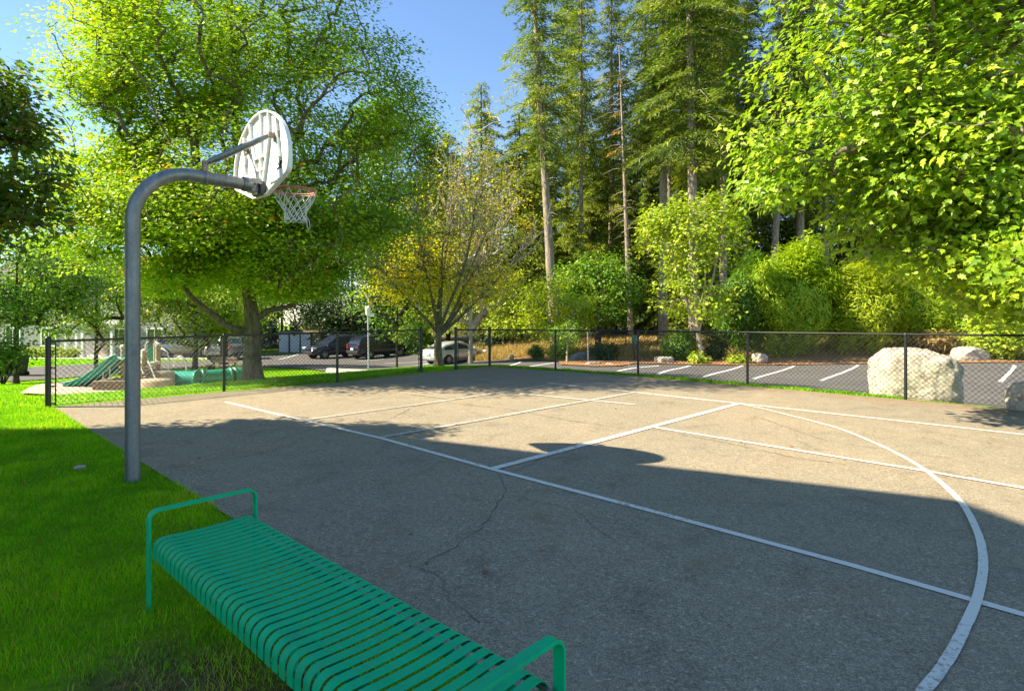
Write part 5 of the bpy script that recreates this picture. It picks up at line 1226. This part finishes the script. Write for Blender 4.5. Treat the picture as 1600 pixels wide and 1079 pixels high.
# ------------------------------------------------------------------ playground
def play():
    c = onT(214, 19.6); root = thing('play_structure', 'wooden play tower with green panel and pale arched rails behind the hoop pole', 'play structure', c)
    def q(px, py, Y=19.6): return P(px, py, Y)
    for px, Y, top, m in ((193, 19.2, 541, 'play_post'), (247, 20.6, 538, 'play_post'), (208, 20.8, 540, 'play_post'), (226, 19.4, 548, 'play_post')):
        b = onT(px, Y); t = P(px, top, Y); mb = MB(); mb.tube([b-Vector((0, 0, .1)), t], .085, 10); p = mb.build('post', M[m], root)
        mb = MB(); mb.lathe(t, [(.10, -.05), (.11, .02), (.06, .06), (.001, .07)], 10); mb.build('post_cap', M['play_pale'], root)
    a = q(193, 570, 19.2); b = q(247, 572, 20.6); d = q(208, 570, 20.8); e = q(226, 572, 19.4)
    z = (a.z+b.z)/2; mb = MB(); mb.prism([(a.x-.1, a.y-.1, z), (e.x, e.y-.1, z), (b.x+.1, b.y, z), (d.x, d.y+.1, z)], (0, 0, .10)); mb.build('platform', M['play_pale'], root)
    # green panel between pale hoops
    pc = q(236, 553, 20.3); mb = MB(); mb.box((pc.x, pc.y, pc.z), (.20, .06, .62), None, .02); mb.build('panel', M['play_green'], root)
    for dx in (-.16, .14):
        mb = MB(); p = Vector((pc.x+dx, pc.y-.05, pc.z-.45)); mb.tube([p, p+Vector((0, 0, .75)), p+Vector((.05, 0, .86)), p+Vector((.12, 0, .88))], .025, 8); mb.build('arch_rail', M['play_pale'], root)
    for i in range(5):
        p = q(222, 574+i*5, 19.0-.05*i); mb = MB(); mb.box((p.x, p.y-.1*i, p.z), (.62, .16, .05), Rz3(.2)); mb.build('step', M['old_wood'], root)
    p0, p1 = q(216, 562, 18.9), q(229, 596, 18.6)
    for dx in (0, .32):
        mb = MB(); mb.tube([p0+Vector((dx, 0, 0)), p1+Vector((dx, 0, 0))], .022, 8); mb.build('hand_rail', M['play_pale'], root)
    # slide
    c2 = onT(150, 19.0); sl = thing('slide', 'green double lane wave slide coming down left of the hoop pole', 'slide', c2)
    pts = [(203, 559), (193, 563), (182, 571), (172, 580), (160, 587), (150, 593), (140, 598), (128, 601), (120, 602)]
    ctr = smooth_path([P(x, y, 19.2) for x, y in pts], 4)
    wv = Vector((.25, .97, 0)); mb = MB(); prof = [(-.52, .16), (-.49, .17), (-.44, .02), (-.30, -.02), (-.14, .0), (-.06, .10), (0, .12), (.06, .10), (.14, 0), (.30, -.02), (.44, .02), (.49, .17), (.52, .16)]
    rings = []
    for i, p in enumerate(ctr):
        rings.append([p+wv*a+Vector((0, 0, b)) for a, b in prof] + [p+wv*a+Vector((0, 0, b-.03)) for a, b in reversed(prof)])
    mb.loft(rings, True, True); mb.build('chute', M['play_teal'], sl)
    for px, py in ((163, 590), (140, 602)):
        p = P(px, py-2, 19.2); g = onT(px, 19.2); mb = MB(); mb.tube([g-Vector((0, 0, .1)), p], .03, 8); mb.build('support', M['steel_tube'], sl)
    p = onT(161, 18.9)
    mb = MB(); mb.tube([p, p+Vector((0, 0, .75))], .02, 6); mb.tube([p+Vector((.22, 0, 0)), p+Vector((.22, 0, .75))], .02, 6); mb.tube([p+Vector((0, 0, .75)), p+Vector((.22, 0, .75))], .02, 6); mb.build('side_rail', M['steel_tube'], sl)
    # low brown border under the tower and curved blocks
    g = onT(178, 17.9); bx = thing('timber_border', 'dark timber edging box beneath the slide', 'border', g); 
    mb = MB(); mb.box(g+Vector((0, 0, .17)), (1.15, .16, .36), Rz3(.15), .02); mb.box(g+Vector((-.5, .5, .17)), (.16, .95, .36), Rz3(.15), .02); mb.build('timber', M['old_wood'], bx)
    for lab, px, Y, w, h in (('tan stone block stacked behind the front block', 249, 19.6, 1.0, .55), ('front tan stone block next to the first crawl tunnel', 243, 18.2, 1.05, .36)):
        g = onT(px, Y); o = MB(); pr = []
        for i in range(17):
            a = math.pi*2*i/16
        o.lathe(g-Vector((0, 0, .05)), [(.001, 0), (w/2*.96, 0), (w/2, .06), (w/2*.98, h), (w/2*.90, h+.06), (.001, h+.07)], 26, Matrix.Diagonal((1, .7, 1)))
        ob = o.build('stone_block', M['stone_block']); tag(ob, lab, 'block', 'stone blocks in the playground')
    # tunnels
    def tunnel(lab, px, Y, ln, ang, mat, r=.29):
        g = onT(px, Y)+Vector((0, 0, .02)); rt = thing('crawl_tunnel', lab, 'play tunnel', g, ang, 'crawl tunnels in the playground')
        Mx = Matrix.Rotation(math.pi/2, 3, 'Y'); prof = []
        n = 26
        for i in range(n+1): prof.append((r*(1+.022*math.cos(i*math.pi)), -ln/2+ln*i/n))
        prof += [(r-.03, ln/2), (r-.03, -ln/2), (r*1.02, -ln/2)]
        mb = MB(); mb.lathe((0, 0, r-.04), prof, 30, Mx); mb.build('tube', mat, rt, local=True)
        for x in (-ln/2, ln/2):
            mb = MB(); mb.lathe((x, 0, r-.04), [(r-.03, -.045), (r+.045, -.045), (r+.045, .045), (r-.03, .045), (r-.03, -.045)], 30, Mx); mb.build('end_ring', M['play_green'], rt, local=True)
    tunnel('dark green crawl tunnel lying in front of the stone blocks', 284, 20.0, 1.05, R(4), M['play_teal'])
    tunnel('bright green crawl tunnel with open end facing the court, left of the trunk', 338, 21.4, .95, R(42), M['play_green'], .29)
    tunnel('bright green crawl tunnel half hidden by the maple trunk', 384, 22.2, .9, R(50), M['play_green'], .30)
    # climbing arches
    for lab, px, Y, h in (('thin metal climbing arch beside the stone block', 264, 21.5, 1.35), ('curved metal climbing pole above the crawl tunnels', 291, 23, 1.05)):
        g = onT(px, Y); mb = MB(); mb.tube([g-Vector((0, 0, .1)), g+Vector((0, 0, h*.75)), g+Vector((-.06, 0, h*.92)), g+Vector((-.25, 0, h)), g+Vector((-.45, .05, h*.92)), g+Vector((-.55, .08, h*.6))], .028, 8)
        tag(mb.build('climbing_pole', M['steel_tube']), lab, 'climber', 'metal climbers in the playground')
    # wooden bench
    g = onT(345, 29.0); wb = thing('wood_bench', 'weathered wooden bench at the far side of the playground', 'bench', g, R(-12))
    mb = MB(); mb.box((0, 0, .44), (1.5, .42, .06)); mb.build('seat', M['old_wood'], wb, local=True)
    mb = MB(); 
    for z in (.62, .78): mb.box((0, .22, z), (1.5, .05, .12))
    mb.build('backrest', M['old_wood'], wb, local=True)
    for x in (-.6, .6):
        mb = MB(); mb.box((x, .0, .2), (.08, .38, .42)); mb.box((x, .26, .45), (.08, .05, .85)); mb.build('leg', M['black_trim'], wb, local=True)
play()
# ------------------------------------------------------------------ street furniture
g = onT(576, 28.5); rt = thing('lamp_post', 'slim pale lamp post with a boxy white lamp head in front of the black car', 'lamp post', g)
t = P(575, 492, 28.5); MB().tube([g-Vector((0, 0, .2)), g+Vector((0, 0, .4)), t], [.05, .042, .036], 10).build('pole', M['steel_tube'], rt)
mb = MB(); mb.lathe(t, [(.05, -.06), (.09, -.04), (.12, .06), (.13, .26), (.16, .30), (.10, .40), (.02, .44)], 12); mb.build('lamp_head', M['lamp_white'], rt)
mb = MB(); mb.box(t+Vector((.18, 0, .0)), (.26, .05, .18), None, .02); mb.build('side_box', M['lamp_white'], rt)
g = onT(991, 29.5); rt = thing('waste_bag_station', 'teal pet waste station box on a dark post between dark shrub and large hedge', 'waste station', g)
t = P(991, 524, 29.5); MB().tube([g-Vector((0, 0, .2)), t], .03, 8).build('post', M['fence_black'], rt)
mb = MB(); mb.box(P(991, 530, 29.4), (.24, .12, .36), None, .03); mb.build('dispenser', M['station_teal'], rt)
mb = MB(); mb.box(P(991, 541, 29.35), (.22, .2, .26), None, .02); mb.build('bin', M['bin_green'], rt)
g = onT(23, 30); rt = thing('waste_bin', 'dark wheeled waste bin at the road edge on the left', 'waste bin', g)
mb = MB(); mb.loft([[g+Vector((x*.36, y*.32, 0.06)) for x, y in ((-1, -1), (1, -1), (1, 1), (-1, 1))], [g+Vector((x*.44, y*.40, 1.0)) for x, y in ((-1, -1), (1, -1), (1, 1), (-1, 1))]], True, False); mb.build('bin_body', M['bin_green'], rt)
mb = MB(); mb.box(g+Vector((0, 0, 1.03)), (.94, .86, .07), None, .02); mb.build('lid', M['bin_green'], rt)
for sx in (-1, 1):
    mb = MB(); mb.lathe(g+Vector((sx*.38, .32, .12)), [(.001, -.03), (.12, -.03), (.12, .03), (.001, .03)], 14, Matrix.Rotation(math.pi/2, 3, 'Y')); mb.build('wheel', M['tyre'], rt)
g = T(543, 586, 20); rt = MB(); rt.box(g+Vector((0, 0, .07)), (1.75, .20, .16), Rz3(R(-24)), .04); rt.box(g+Vector((0, 0, .02)), (1.75, .26, .08), Rz3(R(-24)), .03)
tag(rt.build('wheel_stop', M['concrete']), 'pale concrete wheel stop at the lot edge behind the left fence', 'wheel stop')
g = onT(919, 28); mb = MB(); mb.tube([g-Vector((0, 0, .2)), P(918, 517, 28)], .03, 8); tag(mb.build('stake_post', M['steel_tube']), 'thin gray steel post behind the far fence, left of the dark shrub', 'post')
# thin wire fence across the dry grass
ps = [onT(px, Y) for px, Y in ((760, 43), (826, 41), (880, 40), (930, 38.5), (978, 37.5), (1027, 36.5), (1075, 36), (1140, 35.5), (1200, 35.5))]
rt = thing('wire_fence', 'low wire fence on thin dark posts across the dry grass', 'fence', ps[0]); tops = [p+Vector((0, 0, 1.05)) for p in ps]
for p, t in zip(ps, tops): MB().tube([p-Vector((0, 0, .2)), t], .03, 6).build('post', M['fence_black'], rt)
for z in (1.0, .55, .1): MB().tube([p+Vector((0, 0, z)) for p in ps], .012 if z < 1 else .02, 5).build('wire', M['fence_black'], rt)
# rail fence far behind
ps = [onT(px, Y) for px, Y in ((905, 52), (945, 52), (985, 52), (1025, 52))]; rt = thing('rail_fence', 'pale wooden rail fence behind the fir trunks', 'fence', ps[0])
for p in ps: 
    mb = MB(); mb.box(p+Vector((0, 0, .5)), (.14, .14, 1.1)); mb.build('post', M['play_pale'], rt)
for z in (.5, .95): MB().tube([p+Vector((0, -.09, z)) for p in ps], .05, 6).build('rail', M['play_pale'], rt)

# ------------------------------------------------------------------ grass and litter
def grass(name, poly, n, hgt, wid, mat, dens_fn=None, zoff=0.0, lean=.5, dry=.0, label=None, clip=None):
    xs = [p[0] for p in poly]; ys = [p[1] for p in poly]
    x = RNG.uniform(min(xs), max(xs), n*4); y = RNG.uniform(min(ys), max(ys), n*4)
    ok = inside(poly, x, y)
    if clip is not None: ok &= ~inside(clip, x, y)
    if dens_fn is not None: ok &= RNG.random(len(x)) < dens_fn(x, y)
    x, y = x[ok][:n], y[ok][:n]; m = len(x)
    z = TZ(x, y) + zoff
    hh = hgt*RNG.uniform(.45, 1.25, m); ww_ = wid*RNG.uniform(.7, 1.3, m)*np.clip(y/4, .8, 6)**.5
    a = RNG.uniform(0, 2*math.pi, m); la = RNG.uniform(0, 2*math.pi, m); le = hh*lean*RNG.uniform(.1, 1.3, m)
    b = np.stack([x, y, z-.005], -1); s = np.stack([np.cos(a)*ww_/2, np.sin(a)*ww_/2, 0*a], -1); l = np.stack([np.cos(la)*le, np.sin(la)*le, hh], -1)
    mid = b + l*np.array((.45, .45, .62))
    V = np.stack([b-s, b+s, mid+s*.75, mid-s*.75, b+l], 1).reshape(-1, 3)
    i = (np.arange(m)*5)[:, None]
    pn = np.array([noise.noise(Vector((p, q, 0))*1.3) for p, q in zip(x, y)])
    pn2 = np.array([noise.noise(Vector((p, q, 5))*4.5) for p, q in zip(x, y)])
    t = np.clip(RNG.normal(.42, .2, m) + .38*pn + .3*pn2, 0, .86)
    hh = hh*np.clip(1+.6*pn2+.3*pn, .55, 1.5); le = hh*lean*RNG.uniform(.2, 1.6, m); l = np.stack([np.cos(la)*le, np.sin(la)*le, hh], -1); mid = b + l*np.array((.45, .45, .62)); V = np.stack([b-s, b+s, mid+s*.75, mid-s*.75, b+l], 1).reshape(-1, 3)
    dry = dry + .02
    dr = RNG.random(m) < (dry + .22*np.clip(pn+.1, 0, 1)); t[dr] = RNG.uniform(.9, 1, dr.sum())
    o = mesh_np(name, V, [i+np.array([[0, 1, 2, 3]]), i+np.array([[3, 2, 4]])], mat, tint=np.repeat(t, 5))
    return tag(o, kind='stuff')
wp = ww
def near_d(x, y):
    d = np.clip(1.25 - y*.075, .35, 1)
    ux, uy = x+.75, y-1.75; dq = ((ux*.73-uy*.683)/1.7)**2+((ux*.683+uy*.73)/.62)**2
    bare = dq < 1.5; nz = np.array([noise.noise(Vector((p, q, 2))*5) for p, q in zip(x, y)]); return np.where(bare, np.clip(dq*.45+.08+nz*.55, .06, 1)*d, d*np.clip(1.15+nz*.9, .3, 1))
LAWN = [(-11.5, 9.6), (edge_x(9.6)-.0, 9.6), (edge_x(-.2)+.02, -.2), (-3.2, -.2), (-4.5, 4)]
grass('grass', LAWN, 230000, .046, .0042, M['blade'], near_d, dry=.03)
grass('dry_grass', ww, 7000, .03, .004, M['dry_blade'], lambda x, y: np.clip(.5+np.array([noise.noise(Vector((p, q, 7))*6) for p, q in zip(x, y)])*1.5, 0, 1), 0, .9)
grass('grass', [(edge_x(9.6)-.06, 9.6), (edge_x(9.6)+.05, 9.6), (edge_x(1)+.07, 1), (edge_x(1)-.05, 1)], 4500, .05, .004, M['blade'], dry=.12)
OUT_L = [(-16, 9.6), (-7.6, 9.64), (-5.85, 11.78), (-4.06, 13.5), (-2.5, 15.8), (-1.6, 16.8), (-.75, 17.9), (1, 18.7), (-1.7, 22.5), (-3.5, 24.5), (-8.3, 27.5), (-10.8, 31), (-13.2, 33.8), (-17.4, 35.8), (-20.6, 30.8), (-23.7, 26.7), (-24, 22)]
grass('grass', OUT_L, 120000, .045, .009, M['blade'], lambda x, y: np.clip(14/y, .2, 1)**1.5, dry=.02, clip=PLAY)
OUT_R = [(-.75, 17.75), (1.2, 16.5), (3.3, 15.3), (5.4, 13.45), (7.7, 11.5), (7.95, 11.75), (6.2, 14.4), (4.2, 16.3), (.8, 18.7)]
grass('grass', OUT_R, 26000, .06, .008, M['blade'], dry=.06)
grass('grass', [(-46, 36.5), (-30, 36.8), (-21.5, 38), (-20.5, 43.3), (-30, 42.3), (-45, 40.9)], 16000, .08, .03, M['blade'], dry=.02)
grass('dry_grass', DRY, 90000, .34, .022, M['dry_blade'], None, .04, .7)
# fallen leaves on the court
k = N('fallen_leaf'); M['fallen_leaf'] = k.set(k.ramp(k.new('ShaderNodeObjectInfo').outputs['Random'], [(0, (.20, .07, .03)), (.5, (.30, .15, .06)), (1, (.38, .27, .12))]), .8)
proto = None
spots = [(640, 652), (900, 700), (410, 665), (330, 625), (540, 640), (1190, 655), (1315, 672), (1240, 700), (1130, 770), (1510, 745), (1502, 830), (860, 720), (735, 742), (800, 790), (505, 790), (640, 888), (665, 885), (1320, 720), (1420, 690), (1290, 640), (1230, 645), (1270, 650), (1460, 660), (1555, 675), (380, 690), (960, 640), (1015, 760), (1370, 655), (560, 760), (1100, 900)]
rl = random.Random(5)
spots += [(rl.uniform(990, 1590), rl.uniform(608, 700)) for _ in range(38)] + [(rl.uniform(240, 1000), rl.uniform(625, 900)) for _ in range(14)]
spots = [q for q in spots if q[1] > 606+max(0, q[0]-1150)*.085]
for i, (px, py) in enumerate(spots):
    p = G(px, py)
    if proto is None:
        v, f = leaves(np.array([(0, 0, 0.)]), np.array([(.1, .05, 1.)]), np.array([(1., .3, 0)]), np.array([1.]), MAPLE)
        proto = o = mesh_np('fallen_leaf', v, f, M['fallen_leaf'])
        tag(o, 'small dry brown leaf lying flat on the court asphalt', 'leaf', 'fallen leaves on the court')
    else: o = proto.copy(); COL.objects.link(o)
    s = random.uniform(.02, .055); o.scale = (s, s, s); o.rotation_euler = (random.uniform(-.2, .2), random.uniform(-.2, .2), random.uniform(0, 6.28)); o.location = (p.x, p.y, SL*p.x+.026)

# ------------------------------------------------------------------ light, sky, camera
sd = Vector((1.125, .118, -1)).normalized()
sun = bpy.data.lights.new('sun', 'SUN'); sun.energy = 4.35; sun.angle = R(.5); sun.color = (1, .885, .655)
so = bpy.data.objects.new('sun', sun); COL.objects.link(so); so.rotation_euler = sd.to_track_quat('-Z', 'Y').to_euler(); so.location = (-20, 0, 30)
w = bpy.data.worlds.new('World'); sc.world = w; w.use_nodes = True
nt = w.node_tree; bgn = nt.nodes['Background']; sky = nt.nodes.new('ShaderNodeTexSky'); sky.sky_type = 'NISHITA'; sky.sun_disc = False
sky.sun_elevation = math.asin(-sd.z); sky.sun_rotation = math.atan2(-sd.x, -sd.y); sky.air_density = 1.0; sky.dust_density = .0; sky.ozone_density = 4.5
nt.links.new(sky.outputs[0], bgn.inputs[0]); bgn.inputs[1].default_value = .077
cam = bpy.data.cameras.new('camera'); co_ = bpy.data.objects.new('camera', cam); COL.objects.link(co_); sc.camera = co_
co_.location = (0, 0, CAMH); co_.rotation_euler = (math.pi/2, 0, 0); cam.sensor_width = 36; cam.lens = F/1600*36
cam.shift_y = -(539.5-HZ)/1600; cam.clip_start = .05; cam.clip_end = 1500
sc.view_settings.view_transform = 'Standard'; sc.view_settings.look = 'None'; sc.view_settings.exposure = 1.80; sc.view_settings.gamma = 1
sc.cycles.max_bounces = 8; sc.cycles.transparent_max_bounces = 8; sc.cycles.diffuse_bounces = 2; sc.cycles.glossy_bounces = 3; sc.cycles.transmission_bounces = 4
sc.cycles.use_denoising = True
